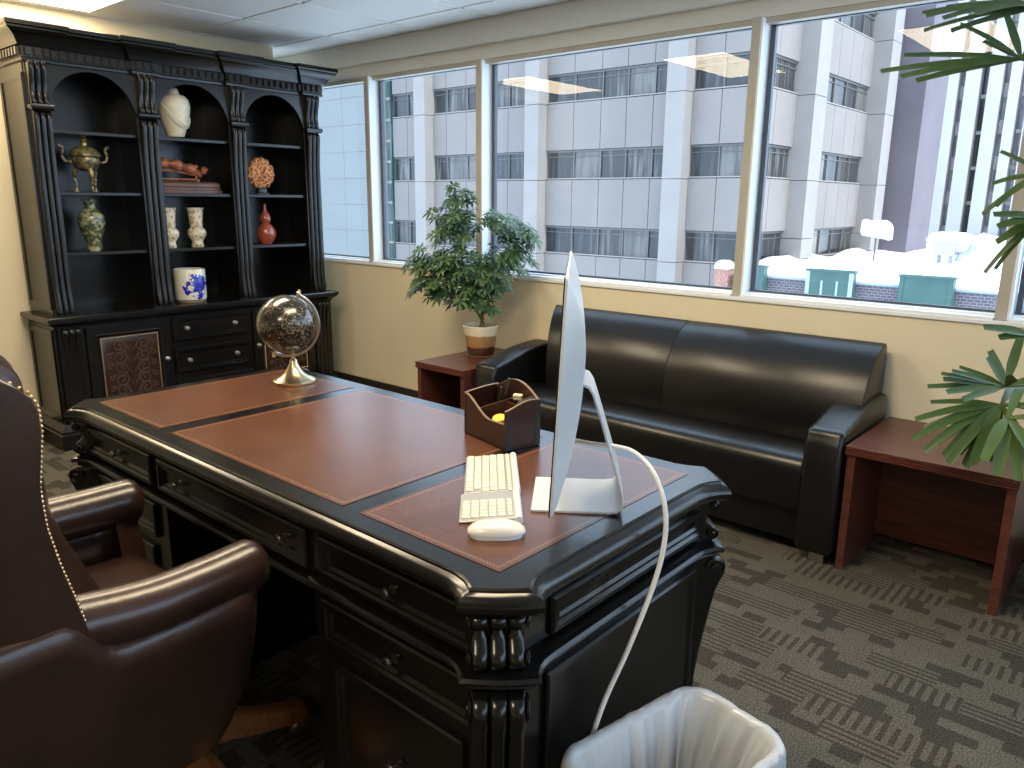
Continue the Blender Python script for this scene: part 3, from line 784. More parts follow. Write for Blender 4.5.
t = thing('incense_burner', 'bronze tripod incense burner with two ears on the left bay shelf', 'incense burner', (XS+.01, 1.0, 1.43))
bm = bm_new(); lathe(bm, [(0, .115), (.03, .118), (.058, .132), (.072, .158), (.074, .180), (.070, .192), (.084, .198), (.082, .206), (0, .206)], n=32); obj('bowl', bm, 'oldbrass', t)
bm = bm_new(); lathe(bm, [(0, .205), (.078, .206), (.074, .222), (.052, .242), (.028, .252), (.016, .256), (0, .258)], n=32)
ld = obj('lid', bm, 'oldbrass', t)
bm = bm_new(); lathe(bm, [(0, .255), (.016, .256), (.018, .27), (.012, .28), (.020, .292), (.014, .304), (.018, .316), (.010, .330), (0, .334)], n=16); obj('finial', bm, 'gilt', ld)
for s in (-1, 1):
    bm = bm_new(); tube(bm, [(0, s*.074, .165), (0, s*.108, .170), (0, s*.120, .20), (0, s*.112, .235), (0, s*.126, .250), (0, s*.135, .248)], .008, 10, 5); obj('handle', bm, 'oldbrass', t)
for k in range(3):
    a = 2*PI*k/3; d = Vector((math.cos(a), math.sin(a), 0))
    bm = bm_new(); tube(bm, [d*.055+Vector((0, 0, .125)), d*.066+Vector((0, 0, .085)), d*.058+Vector((0, 0, .04)), d*.062+Vector((0, 0, .002))], lambda q: .017-.010*math.sin(min(1, q*1.2)*PI/2)+.006*(q > .9), 12, 5); obj('leg', bm, 'oldbrass', t)

t = thing('porcelain_vase', 'dark green baluster vase on the lower shelf of the left bay', 'vase', (XS+.01, .996, 1.10))
bm = bm_new(); lathe(bm, [(0, 0), (.040, 0), (.042, .012), (.038, .03), (.048, .07), (.066, .13), (.074, .175), (.066, .205), (.042, .228), (.030, .24), (.029, .27), (.038, .284), (.040, .290), (.034, .290), (.028, .28), (0, .27)], n=36); tag(t, t['label'], 'vase'); obj('body', bm, 'greenvase', t, sharp=60)

t = thing('root_carving', 'reddish carved root sculpture on a low wooden stand in the middle bay', 'carving', (XS+.02, 1.535, 1.503))
bm = bm_new(); random.seed(3)
path = [(0, -.165, .055), (.01, -.13, .10), (-.01, -.08, .105), (.012, -.03, .098), (-.008, .03, .088), (.01, .08, .072), (-.005, .125, .050), (.012, .15, .056), (0, .168, .085)]
tube(bm, path, lambda q: .012+.018*math.sin(PI*min(1, q*1.15))**.6+.006*math.sin(q*34), 12, 6)
for k in range(26):
    q = random.random(); p = Vector(catmull(path, 6)[int(q*46)]); d = Vector((random.uniform(.0, .028), random.uniform(-.02, .02), random.uniform(-.012, .026)))
    ball(bm, p+d*.8, random.uniform(.008, .016), 8, 6)
obj('carved_root', bm, 'redwood', t, sharp=80)
bm = bm_new(); tube(bm, [(0, -.165, .03), (.0, -.16, .058), (0, -.08, .062), (0, .0, .056), (0, .09, .042), (0, .135, .045)], .007, 8, 6)
tube(bm, [(0, -.15, .012), (0, .11, .012)], .006, 8)
for y in (-.15, .11): tube(bm, [(0, y, .0), (0, y, .055 if y < 0 else .042)], .007, 8)
box(bm, -.035, .035, -.155, -.14, 0, .012); box(bm, -.035, .035, .10, .115, 0, .012)
obj('stand', bm, 'redwood', t, sharp=60)
t = thing('wooden_box', 'long flat dark wooden box under the reddish carving', 'box', (XS+.02, 1.577, 1.43))
bm = bm_new(); loft(bm, [[Vector((x, y, z)) for x, y in rrect(.065-i, .205-i, .004, 2)] for i, z in ((0, 0), (0, .018), (.008, .022), (.008, .036))]); obj('box_base', bm, 'darkwood', t, sharp=30)
bm = bm_new(); loft(bm, [[Vector((x, y, z)) for x, y in rrect(.062-i, .192-i, .004, 2)] for i, z in ((.004, .036), (0, .04), (0, .06), (.012, .068), (.02, .073))]); obj('lid', bm, 'darkwood', t, sharp=30)

def dvase(y, lab):
    t = thing('floral_vase', lab, 'vase', (XS+.01, y, 1.10), group='pair of floral vases in the middle bay')
    bm = bm_new(); lathe(bm, [(0, 0), (.036, 0), (.038, .010), (.032, .026), (.038, .045), (.054, .068), (.058, .088), (.052, .106), (.036, .120), (.038, .128), (.041, .16), (.043, .2), (.048, .232), (.054, .243), (.049, .243), (.042, .225), (0, .20)], n=32); obj('body', bm, 'floral', t, sharp=60)
dvase(1.446, 'floral cream bottle vase in the middle bay, the left one of the pair')
dvase(1.625, 'floral cream bottle vase in the middle bay, the right one of the pair')
t = thing('brush_pot', 'white cylindrical pot painted with a blue landscape on the bookcase counter', 'pot', (XS+.02, 1.546, .755))
bm = bm_new(); lathe(bm, [(0, 0), (.088, 0), (.090, .006), (.084, .018), (0, .019)], n=40); obj('foot_ring', bm, 'edge', t)
bm = bm_new(); lathe(bm, [(0, .018), (.094, .018), (.096, .03), (.096, .205), (.094, .209), (.088, .209), (.086, .2), (.086, .05), (0, .05)], n=48); obj('body', bm, 'bluewhite', t, sharp=60)

t = thing('coral_disc', 'round orange brown petalled carving on a small stand in the right bay', 'carving', (XS+.02, 2.101, 1.43))
bm = bm_new(); G = []
cz, n_ = .138, 64
loops = []
for k, (rr, x) in enumerate(((.002, .034), (.02, .036), (.045, .034), (.07, .026), (.09, .012), (.100, 0), (.09, -.014), (.05, -.02), (.002, -.02))):
    lp = []
    for i in range(n_):
        a = 2*PI*i/n_; q = rr*(1+.06*math.cos(13*a))
        lp.append(Vector((x+.006*math.sin(13*a+k*1.7), q*math.cos(a), cz+q*1.03*math.sin(a))))
    loops.append(lp)
loft(bm, loops)
random.seed(5)
for k in range(70):
    a = random.uniform(0, 2*PI); rr = .095*math.sqrt(random.random())
    ball(bm, (.034-.026*(rr/.095)**2, rr*math.cos(a), cz+rr*math.sin(a)), random.uniform(.006, .012), 7, 5)
obj('petals', bm, 'shell', t, sharp=80)
bm = bm_new(); loft(bm, [[Vector((x, y, z)) for x, y in rrect(.03-i, .042-i, .006, 3)] for i, z in ((0, 0), (0, .008), (.008, .014), (.012, .03), (.006, .046))]); obj('stand', bm, 'pen', t)
t = thing('gourd_vase', 'glossy red double gourd vase with a narrow neck in the right bay', 'vase', (XS+.02, 2.116, 1.10))
bm = bm_new(); lathe(bm, [(0, 0), (.036, 0), (.040, .008), (.058, .032), (.068, .068), (.062, .100), (.042, .126), (.028, .138), (.034, .150), (.040, .168), (.036, .188), (.022, .206), (.012, .222), (.008, .245), (.010, .266), (.006, .268), (0, .26)], n=36); obj('body', bm, 'oxblood', t, sharp=60)
# ------------------------------------------------------------------ on the desk
DZ = DH+.0012
RGT = Vector((math.cos(YAW), -math.sin(YAW), 0)); RGT.normalize()      # direction the globe's arc lies in
gl = thing('desk_globe', 'small black globe on a brushed brass stand at the far end of the desk', 'globe', (.285, .643, DZ))
bm = bm_new(); lathe(bm, [(0, 0), (.070, 0), (.073, .004), (.072, .010), (.064, .014), (.060, .016), (.048, .022), (.034, .034), (.022, .052), (.014, .068), (.0125, .080), (.007, .084), (.007, .104), (0, .104)], n=40); obj('stand_base', bm, 'brass', gl, sharp=50)
gc = Vector((0, 0, .2055))-RGT*.016
ax = (Vector((0, 0, 1))*math.cos(.42)+RGT*math.sin(.42)).normalized(); px_ = ax.cross(Vector((-RGT.y, RGT.x, 0))).normalized()
if px_.dot(RGT) < 0: px_ = -px_
dep = ax.cross(px_)
def globe_mat():
    mm = mat('globe_print', (0.012, 0.011, 0.010), .22, coat=.6); g = NT(mm); tc = g.n('ShaderNodeTexCoord')
    n = g.n('ShaderNodeTexNoise'); n.inputs['Scale'].default_value = 14; n.inputs['Detail'].default_value = 8; n.inputs['Roughness'].default_value = .6; g.l(tc.outputs['Object'], n.inputs['Vector'])
    coast = g.math('LESS_THAN', g.math('ABSOLUTE', g.math('SUBTRACT', n.outputs['Fac'], .53)), .006)
    land = g.math('GREATER_THAN', n.outputs['Fac'], .53)
    v = g.n('ShaderNodeTexVoronoi'); v.feature = 'DISTANCE_TO_EDGE'; v.inputs['Scale'].default_value = 75; g.l(tc.outputs['Object'], v.inputs['Vector'])
    bord = g.math('MULTIPLY', land, g.math('LESS_THAN', v.outputs['Distance'], .035))
    n2 = g.n('ShaderNodeTexNoise'); n2.inputs['Scale'].default_value = 160; g.l(tc.outputs['Object'], n2.inputs['Vector'])
    txt = g.math('MULTIPLY', g.math('GREATER_THAN', n2.outputs['Fac'], .63), .6)
    k = g.math('ADD', g.math('ADD', coast, g.math('MULTIPLY', bord, .8)), txt); k.node.use_clamp = True
    g.l(g.mix(k, (0.012, 0.011, 0.010), (0.26, 0.22, 0.15)), g.b.inputs['Base Color'])
    return mm
bm = bm_new(); ball(bm, (0, 0, 0), .1005, 48, 32); obj('globe_ball', bm, globe_mat(), gl, loc=gc, rot=(0, .42, .7))
bm = bm_new(); loops = []
for i in range(41):
    a = PI/2-PI*i/40
    d = ax*math.sin(a)+px_*math.cos(a)
    loops.append([gc+d*r_+dep*h_ for r_, h_ in ((.1065, -.006), (.1065, .006), (.1155, .006), (.1155, -.006))])
loft(bm, loops); obj('meridian_arc', bm, 'pewter', gl, bevel=.001)
bm = bm_new()
for s in (1, -1):
    q = (ax*s).to_track_quat('Z', 'Y').to_matrix().to_4x4(); q.translation = gc+ax*s*.098
    lathe(bm, [(0, 0), (.004, 0), (.004, .014), (.008, .016), (.008, .021), (.005, .024), (.006, .028), (0, .031)], n=14, mx=q)
obj('axis_pin', bm, 'brass', gl)

# organiser
og = thing('desk_organizer', 'dark wood desk organiser with curved top edges holding pens and erasers', 'organizer', (1.255, .645, DZ), math.radians(-13.4))
hx, hy, hh = .098, .055, .118
bm = bm_new(); box(bm, -hx, hx, -hy, hy, 0, .008); obj('tray', bm, 'mahogany', og, bevel=.001)
def curved_wall(name, o, ux, ln, top, th, nrm, material='mahogany'):
    o, ux, nrm = Vector(o), Vector(ux), Vector(nrm); n = 24; bm = bm_new(); loops = []
    for i in range(n+1):
        t = i/n; p = o+ux*ln*t; z = Vector((0, 0, top(t)))
        loops.append([p+Vector((0, 0, .0)), p+nrm*th+Vector((0, 0, .0)), p+nrm*th+z, p+z])
    loft(bm, loops); w_ = obj(name, bm, material, og)
    bm = bm_new(); loops = []
    for i in range(n+1):
        t = i/n; p = o+ux*ln*t; z = top(t)
        loops.append([p-nrm*.0006+Vector((0, 0, z-.001)), p+nrm*(th+.0006)+Vector((0, 0, z-.001)), p+nrm*(th+.0006)+Vector((0, 0, z+.0012)), p-nrm*.0006+Vector((0, 0, z+.0012))])
    loft(bm, loops); obj('edge_trim', bm, 'edge', w_)
curved_wall('back_wall', (-hx, hy-.006, 0), (1, 0, 0), 2*hx, lambda t: .116+.040*math.sin(PI*t)**.9, .006, (0, 1, 0))
curved_wall('front_wall', (-hx, -hy, 0), (1, 0, 0), 2*hx, lambda t: .116-.046*sst(t/.62)-.004*math.sin(PI*t)+.0*t, .006, (0, 1, 0))
curved_wall('side_wall', (-hx, -hy, 0), (0, 1, 0), 2*hy, lambda t: .116+.012*math.sin(PI*t*.5), .006, (1, 0, 0))
curved_wall('side_wall', (hx-.006, -hy, 0), (0, 1, 0), 2*hy, lambda t: .104+.018*sst(t)+.008*math.sin(PI*t), .006, (1, 0, 0))
for px in (-hx, hx):
    for py in (-hy, hy-.018): bm = bm_new(); box(bm, px-.001 if px < 0 else px-.006, px+.006 if px < 0 else px+.001, py-.001, py+.019, 0, .112 if px < 0 else (.100 if py < 0 else .122)); obj('corner_strip', bm, 'pen', og, bevel=.001)
bm = bm_new(); loft(bm, [[Vector(p) for p in ((-.045, -.05, .008), (-.041, -.05, .008), (.012, .05, .008), (.008, .05, .008))], [Vector(p) for p in ((-.045, -.05, .082), (-.041, -.05, .082), (.012, .05, .115), (.008, .05, .115))]])
box(bm, .009, hx-.006, .008, .012, .008, .105); obj('divider', bm, 'mahogany', og)
R_ = Matrix.Rotation(math.radians(-13.4), 3, 'Z')
def in_org(p): return Vector((1.255, .645, DZ))+R_ @ Vector(p)
for k, (p, q, lab) in enumerate((((-.045, .012, .008), (-.022, .040, .158), 'black pen standing tallest at the back of the desk organiser'), ((-.062, .015, .008), (-.045, .032, .130), 'shorter dark pen in the left slot of the desk organiser'))):
    bm = bm_new(); a, b = in_org(p), in_org(q); tube(bm, [a, a.lerp(b, .1), a.lerp(b, .9), b], lambda t: .0022 if t < .05 else .0044, 10)
    pn = tag(obj('pen', bm, 'pen'), lab, 'pen'); bm = bm_new(); tube(bm, [a.lerp(b, .68)+Vector((.005, -.003, 0)), a.lerp(b, .97)+Vector((.005, -.003, 0))], .0012, 6); obj('clip', bm, 'pewter', pn)
bm = bm_new(); bmesh.ops.create_cube(bm, size=1); bmesh.ops.scale(bm, vec=(.030, .020, .046), verts=bm.verts)
tag(obj('highlighter_box', bm, M['eraser_y'] if 'eraser_y' in M else 'yellow', None, bevel=.004, loc=in_org((.058, -.012, .066)), rot=(.15, .2, .4)), 'yellow block standing in the right compartment of the desk organiser', 'eraser')
bm = bm_new(); lathe(bm, [(0, 0), (.018, 0), (.020, .006), (.018, .012), (0, .013)], n=20)
tag(obj('tape_roll', bm, 'yellow', None, loc=in_org((.035, -.030, .062)), rot=(.3, .1, 0)), 'flat yellow piece behind the low front of the desk organiser', 'tape')
bm = bm_new(); bmesh.ops.create_cube(bm, size=1); bmesh.ops.scale(bm, vec=(.026, .014, .016), verts=bm.verts)
tag(obj('eraser', bm, 'cream', None, bevel=.003, loc=in_org((.030, .032, .118)), rot=(.1, 0, .3)), 'small cream eraser at the back of the desk organiser', 'eraser')
bm = bm_new(); tube(bm, [in_org((.045, .03, .10)), in_org((.088, .036, .122))], .011, 14)
tag(obj('stapler', bm, 'pen', None), 'black round ended item lying across the rear of the desk organiser', 'stapler')

# keyboards
KD, KN = Vector((.682, -.731, 0)), Vector((.731, .682, 0))
def keyboard(name, label, cat, org, ln, wd, keyrows, notch):
    ang = math.atan2(KD.y, KD.x)
    t = thing(name, label, cat, (org.x, org.y, DZ), ang)       # local x along the length, y across
    bm = bm_new(); pr_ = [(0, 0), (wd, 0), (wd, .012), (wd-.012, .0125), (0, .004)]
    loft(bm, [[Vector((x, y, z)) for y, z in pr_] for x in (0, ln)]); obj('keyboard_base', bm, 'kbase', t, bevel=.002)
    if notch:
        bm = bm_new(); tube(bm, [(.0, wd-.008, .008), (ln+.004, wd-.008, .008)], .0085, 14); obj('battery_tube', bm, 'alu', t)
    first = None
    for row in keyrows:
        for (x, y, w_, h_) in row:
            z = .004+.0085*y/wd
            bm = bm_new(); loft(bm, [[Vector((x+sx*(w_/2-i), y+sy*(h_/2-i), z+zz)) for sx, sy in ((1, 1), (-1, 1), (-1, -1), (1, -1))] for i, zz in ((0, 0), (0, .002), (.0012, .0030))])
            obj('key', bm, 'key', t)
    return t
wd = .124
rows = []
ym = [.012, .030, .048, .066, .084, .099]
pit = .0183
rows.append([(.012, ym[0], .0145, .015), (.029, ym[0], .0145, .015), (.048, ym[0], .0165, .015), (.101, ym[0], .084, .015), (.155, ym[0], .0165, .015), (.174, ym[0], .0165, .015), (.194, ym[0], .0165, .015), (.212, ym[0], .0145, .015), (.231, ym[0], .015, .015)])
for k, off in ((1, .020), (2, .016), (3, .013), (4, .012)):
    rr = []; n = 12
    for i in range(n): rr.append((off+i*pit, ym[k], .0152, .0152))
    rr.append((off+n*pit-.001+(.003), ym[k], .0205-off*.25, .0152))
    rows.append([q for q in rr if q[0]+q[2]/2 < .247])
rows.append([(.012+i*.0176, ym[5]+.002, .0146, .008) for i in range(14)])
A0 = Vector((1.300, .464, 0))
keyboard('keyboard', 'slim silver keyboard with white keys lying end on beside the organiser', 'keyboard', A0, .248, wd, rows, True)
rows = []
for k in range(5):
    rows.append([(.055+i*.0185, ym[k]+.002, .0155, .0155) for i in range(0 if k > 1 else 0, 5)])
rows.append([(.055+i*.0185, .103, .0155, .009) for i in range(5)])
rows[0] = [(.055, ym[0]+.002, .0155, .0155), (.083, ym[0]+.002, .034, .0155), (.1105, ym[0]+.002, .0155, .0155), (.129, ym[0]+.002, .0155, .0155)]
B0 = A0+KD*.2505-KN*.006
keyboard('numeric_keypad', 'second silver keypad with white keys between the keyboard and the mouse', 'keypad', B0, .150, .128, rows, True)
# mouse
ms = thing('computer_mouse', 'white rounded computer mouse in front of the keypad', 'mouse', (1.660, .178, DZ), math.atan2(KN.y, KN.x))
bm = bm_new(); loops = []
for sc, z in ((.80, 0), (.92, .003), (.985, .008), (1, .012), (.97, .017), (.86, .0225), (.68, .0265), (.42, .0285), (.15, .0293)):
    lp = []
    for i in range(36):
        a = 2*PI*i/36; c, s = math.cos(a), math.sin(a)
        x = .0565*math.copysign(abs(c)**.75, c)*sc; y = .029*math.copysign(abs(s)**.75, s)*sc
        lp.append(Vector((x, y, z+(.0 if z < .012 else -.10*x*x/.0565*(z/.03)*.9))))
    loops.append(lp)
loft(bm, loops[2:]); obj('mouse_shell', bm, 'mouse', ms, sharp=70)
bm = bm_new(); loft(bm, [[Vector((q.x*.97, q.y*.97, z)) for q in loops[1]] for z in (0, .009)]); obj('mouse_base', bm, 'alu', ms)

# monitor
SN = Vector((.807, .590, 0)); SH = Vector((.590, -.807, 0))
mon = thing('computer_monitor', 'thin silver all in one computer seen edge on, on an aluminium stand', 'computer', (1.602, .407, DZ), math.atan2(SH.y, SH.x))
# local: x along the screen, y to the back of the machine, z up
bm = bm_new(); bw, bd, th = .098, .190, .006
def stand_loop(yz, hw, th): pass
prof = [(-.030, .003), (.0, .003), (.08, .003), (.128, .0032), (.146, .006), (.156, .014), (.159, .026), (.155, .045), (.134, .115), (.108, .200), (.092, .248), (.083, .262), (.066, .268)]
loops = []
for i, (y, z) in enumerate(prof):
    a = prof[max(0, i-1)]; b = prof[min(len(prof)-1, i+1)]; d = Vector((0, b[0]-a[0], b[1]-a[1])).normalized(); nn = Vector((0, -d.z, d.y))
    hw = bw if i < 6 else lerp(bw, .075, min(1, (i-5)/5))
    loops.append([Vector((-hw, y, z))-nn*.003, Vector((hw, y, z))-nn*.003, Vector((hw, y, z))+nn*.003, Vector((-hw, y, z))+nn*.003])
loft(bm, loops); obj('stand', bm, 'alu_light', mon, sharp=50, bevel=.002)
TL = math.radians(2.4)
scr = bpy.data.objects.new('pivot', None)
def tilt(p):       # pivot at the bottom edge of the housing
    y, z = p.y-.018, p.z-.080
    return Vector((p.x, .018+y*math.cos(TL)+z*math.sin(TL), .080+z*math.cos(TL)-y*math.sin(TL)))
W2, H2 = .325, .428
bpy.data.objects.remove(scr)
bm = bm_new(); loops = []
nb = 16
def rim(k, y):
    lp = []
    for x, z in rrect(W2*k, H2/2*k, .012*k, 5, 0, 0):
        lp.append(tilt(Vector((x, .018+y, .080+H2/2+z))))
    return lp
loops = [rim(1, -.0022), rim(1, .002)]
for i in range(1, 13):
    k = 1-i/13; loops.append(rim(max(.02, k), .003+.044*(1-(k)**2.0)))
loft(bm, loops); obj('housing', bm, 'alu', mon, sharp=50)
bm = bm_new(); lp0, lp1 = rim(.998, -.0024), rim(.998, -.0045)
loft(bm, [lp0, lp1]); obj('screen', bm, 'screen', mon)
bm = bm_new(); P = [tilt(Vector((x, .018-.0047, .080+z))) for x, z in ((-W2+.002, .004), (W2-.002, .004), (W2-.002, .066), (-W2+.002, .066))]
Q = [p+Vector((0, -.0004, 0)) for p in P]; loft(bm, [P, Q]); obj('chin', bm, 'alu_light', mon)

# white cord from the back of the machine over the end of the desk to the floor
bm = bm_new()
cpts = [(1.610, .445, .905), (1.660, .485, .893), (1.715, .490, .898), (1.775, .478, .900), (1.832, .460, .875), (1.868, .450, .815), (1.877, .440, .740), (1.870, .415, .650), (1.855, .355, .530), (1.838, .295, .42), (1.832, .24, .28), (1.842, .20, .12), (1.850, .16, .006), (1.856, .10, .006)]
tube(bm, cpts, .0052, 10, 8); tag(obj('power_cord', bm, 'cord'), 'white cord curving from the computer over the desk end toward the waste bin', 'cord')

# ------------------------------------------------------------------ waste bin
bn = thing('waste_bin', 'white rectangular waste bin with a crumpled liner at the desk corner', 'bin', (1.992, .322, 0), math.radians(-12))
BH = .390
bm = bm_new(); loops = []
def bl(hx, hy, rad, z): return [Vector((x, y, z)) for x, y in rrect(hx, hy, rad, 8)]
loops = [bl(.100, .135, .04, .0), bl(.104, .140, .04, .004), bl(.114, .187, .055, BH-.045), bl(.117, .191, .058, BH-.012), bl(.126, .200, .064, BH-.010), bl(.130, .204, .066, BH-.004), bl(.128, .202, .065, BH), bl(.114, .188, .056, BH), bl(.109, .183, .054, BH-.03), bl(.090, .128, .038, .008)]
loft(bm, loops); obj('bin_body', bm, 'bin', bn, sharp=50)
random.seed(11)
bm = bm_new(); loops = []
prof = [(.006, -.070, 1.6), (.008, -.03, 1.1), (.006, -.006, .6), (.002, .004, .35), (-.012, .004, .35), (-.020, -.006, .5), (-.034, -.05, 1.2), (-.044, -.10, 1.9), (-.053, -.15, 2.1), (-.062, -.21, 2.3), (-.073, -.27, 2.3), (-.085, -.315, 1.6), (-.100, -.335, 1.0), (-.112, -.330, .5)]
ph = [random.uniform(0, 6.28) for _ in range(12)]
for off, dz, am in prof:
    lp = []; base = [(p.x, p.y) for p in dense(.126+off, .200+off, max(.012, .062+off*.6), 0, 300)]
    n = len(base)
    for i, (x, y) in enumerate(base):
        a = i/n*2*PI
        wv = sum(math.sin(a*k+ph[j]+dz*7)*c for j, (k, c) in enumerate(((5, .5), (9, .7), (14, .9), (23, .8), (31, .6), (43, .4))))
        wv = wv*.0026*am
        nrm = Vector((x, y, 0)).normalized()
        lp.append(Vector((x, y, BH+dz+(.003*math.sin(a*11) if dz < -.05 and off > 0 else 0)))+nrm*wv)
    loops.append(lp)
loft(bm, loops, cap0=False, cap1=True); obj('liner', bm, 'bag', bn, sharp=70)

# ------------------------------------------------------------------ sofa
sf = thing('leather_sofa', 'long black leather sofa with tapering arms under the window', 'sofa', (.71, 2.4, 0))
so_ = Vector((-.71, -2.4, 0))
def sobj(name, bm, material='sofa', **k):
    o = obj(name, bm, material, sf, **k); o.location = so_; return o
SX0, SX1, SY0 = -.262, 1.695, 2.105
def yzloft(bm, prof, x0, x1, rnd=.02, n=3):
    """profile in (y,z) swept along x with softened ends"""
    cy = sum(p[0] for p in prof)/len(prof); cz_ = sum(p[1] for p in prof)/len(prof)
    L = []
    st = [(x0, 1)]
    for i in range(n+1):
        a = PI/2*i/n; L.append((x0+rnd*(1-math.sin(a)), rnd*(1-math.cos(a))))
    L = L[::-1] if False else L
    seq = [(x0+rnd*(1-math.cos(PI/2*i/n)), rnd*(1-math.sin(PI/2*i/n))) for i in range(n+1)] + [(x1-rnd*(1-math.cos(PI/2*i/n)), rnd*(1-math.sin(PI/2*i/n))) for i in range(n, -1, -1)]
    loops = []
    for x, ins in seq:
        loops.append([Vector((x, y, z)) for y, z in inset_poly(prof, ins)])
    loft(bm, loops)
def smooth2(pts, k=4):
    P = [Vector((a, b, 0)) for a, b in pts]; P = catmull(P, k); return [(p.x, p.y) for p in P]
for x0, x1 in ((SX0, SX0+.15), (SX1-.15, SX1)):
    bm = bm_new(); pr_ = smooth2([(SY0+.012, .515), (SY0+.03, .545), (SY0+.10, .560), (2.40, .600), (2.60, .618), (2.655, .612)], 4)+[(2.665, .59), (2.665, .045), (SY0+.004, .045), (SY0, .06), (SY0, .49)]
    yzloft(bm, pr_, x0, x1, .022); sobj('armrest', bm, sharp=50)
bm = bm_new(); pr_ = smooth2([(SY0+.02, .20), (SY0+.008, .30), (SY0+.006, .345), (SY0+.02, .395), (SY0+.065, .418), (SY0+.16, .424), (2.44, .410)], 4)+[(2.50, .40), (2.50, .20)]
yzloft(bm, pr_, SX0+.145, SX1-.145, .012); sobj('seat', bm, sharp=50)
bm = bm_new(); box(bm, SX0+.14, SX1-.14, SY0+.055, 2.64, .05, .24); sobj('base_frame', bm, bevel=.006)
pr_ = smooth2([(2.415, .36), (2.395, .45), (2.398, .55), (2.420, .645), (2.468, .725), (2.530, .785), (2.590, .820), (2.635, .832), (2.660, .815)], 4)+[(2.668, .77), (2.668, .30), (2.50, .30)]
bm = bm_new(); yzloft(bm, pr_, SX0+.145, .742, .004)
for v in bm.verts:
    if v.co.x < .3: v.co.x += max(0, 2.66-v.co.y)*.5
sobj('backrest', bm, sharp=50)
bm = bm_new(); yzloft(bm, pr_, .742, SX1-.03, .004); sobj('backrest', bm, sharp=50)
for x in (SX0+.06, SX1-.06):
    for y in (SY0+.05, 2.60):
        bm = bm_new(); box(bm, x-.03, x+.03, y-.03, y+.03, 0, .05); sobj('foot', bm, 'pewter' if y < 2.3 else 'sofa', bevel=.003)

# ------------------------------------------------------------------ side tables
def side_table(x0, x1, y0, y1, label):
    t = thing('side_table', label, 'table', ((x0+x1)/2, (y0+y1)/2, 0)); hx, hy = (x1-x0)/2, (y1-y0)/2
    bm = bm_new(); L = []
    for i, z in ((.002, .474), (0, .477), (0, .481), (.004, .483), (.004, .485), (0, .487), (0, .491), (.004, .493), (.004, .495), (0, .497), (0, .501), (.003, .503), (0, .505), (0, .508), (.002, .510)):
        L.append([Vector((sx*hx, sy*hy+(i if sy < 0 else -i), z)) for sx, sy in ((1, 1), (-1, 1), (-1, -1), (1, -1))])
    loft(bm, L); obj('table_top', bm, 'cherry', t, sharp=20)
    for s in (-1, 1):
        bm = bm_new(); xa = s*(hx-.005); box(bm, min(xa, xa-s*.03), max(xa, xa-s*.03), -hy+.012, hy-.012, 0, .475); obj('side_panel', bm, 'cherry', t, bevel=.0015)
    bm = bm_new(); box(bm, -hx+.035, hx-.035, hy-.16, hy-.14, .03, .475); obj('modesty_panel', bm, 'cherry', t, bevel=.001)
    return t
side_table(1.705, 2.272, 2.116, 2.675, 'open cherry wood side table to the right of the sofa, under the palm')
side_table(-.66, -.275, 2.05, 2.675, 'cherry wood side table to the left of the sofa with the potted umbrella tree')

# ------------------------------------------------------------------ umbrella tree
PT = Vector((-.505, 2.43, .51))
pt = thing('umbrella_plant', 'bushy umbrella tree in a cream and brown banded pot', 'plant', PT)
def potmat():
    mm = mat('banded_glaze', (0.75, 0.62, 0.42), .22, coat=.5); g = NT(mm); tc = g.n('ShaderNodeTexCoord'); sp = g.n('ShaderNodeSeparateXYZ'); g.l(tc.outputs['Object'], sp.inputs[0])
    n = g.n('ShaderNodeTexNoise'); n.inputs['Scale'].default_value = 18; g.l(tc.outputs['Object'], n.inputs['Vector'])
    z = g.math('ADD', sp.outputs[2], g.math('MULTIPLY', g.math('SUBTRACT', n.outputs['Fac'], .5), .018))
    cr = g.n('ShaderNodeValToRGB'); e = cr.color_ramp.elements; e[0].position = 0; e[0].color = (.06, .022, .012, 1); e[1].position = .30; e[1].color = (.07, .026, .014, 1)
    for p, c in ((.36, (.36, .19, .08, 1)), (.68, (.38, .22, .10, 1)), (.72, (.78, .68, .50, 1)), (1.0, (.80, .72, .56, 1))):
        x = e.new(p); x.color = c
    g.l(g.math('DIVIDE', z, .182), cr.inputs[0]); g.l(cr.outputs[0], g.b.inputs['Base Color']); return mm
bm = bm_new(); lathe(bm, [(1.25*a, 1.25*b) for a, b in ((0, 0), (.056, 0), (.060, .004), (.066, .03), (.082, .135), (.084, .145), (.080, .147), (.076, .142), (.072, .118), (0, .118))], n=40); obj('pot', bm, potmat(), pt, sharp=60)
bm = bm_new(); lathe(bm, [(0, .0), (.078, .0), (.086, .008), (.084, .010), (.076, .004), (0, .003)], n=36); obj('saucer', bm, 'edge', pt)
bm = bm_new(); lathe(bm, [(0, .14), (.093, .14), (.088, .158), (.04, .162), (0, .16)], n=24); obj('soil', bm, 'soil', pt)
SR = Vector((.755, .655, 0)); SD = Vector((-.655, .755, 0))
def P2(px, py, d=0.0):
    v = SR*((px-480)*.0049)+SD*d+Vector((0, 0, (354-py)*.0051))
    if PT.y+v.y > 2.69: v.y = 2.69-PT.y
    return v
bm = bm_new()
tube(bm, [(0, 0, .15), P2(482, 312), P2(474, 298), P2(462, 275), P2(458, 245), P2(457, 215)], lambda t: .013*(1-t)+.004, 8, 5)
tube(bm, [P2(480, 310), P2(490, 290), P2(500, 262), P2(508, 240)], lambda t: .010*(1-t)+.003, 8, 5)
for a in ((425, 272), (412, 285), (440, 292), (525, 255), (470, 300)):
    tube(bm, [P2(474, 300), P2((474+a[0])/2, (295+a[1])/2-4), P2(*a)], lambda t: .006*(1-t)+.002, 6, 4)
obj('trunk', bm, 'stem', pt, sharp=80)
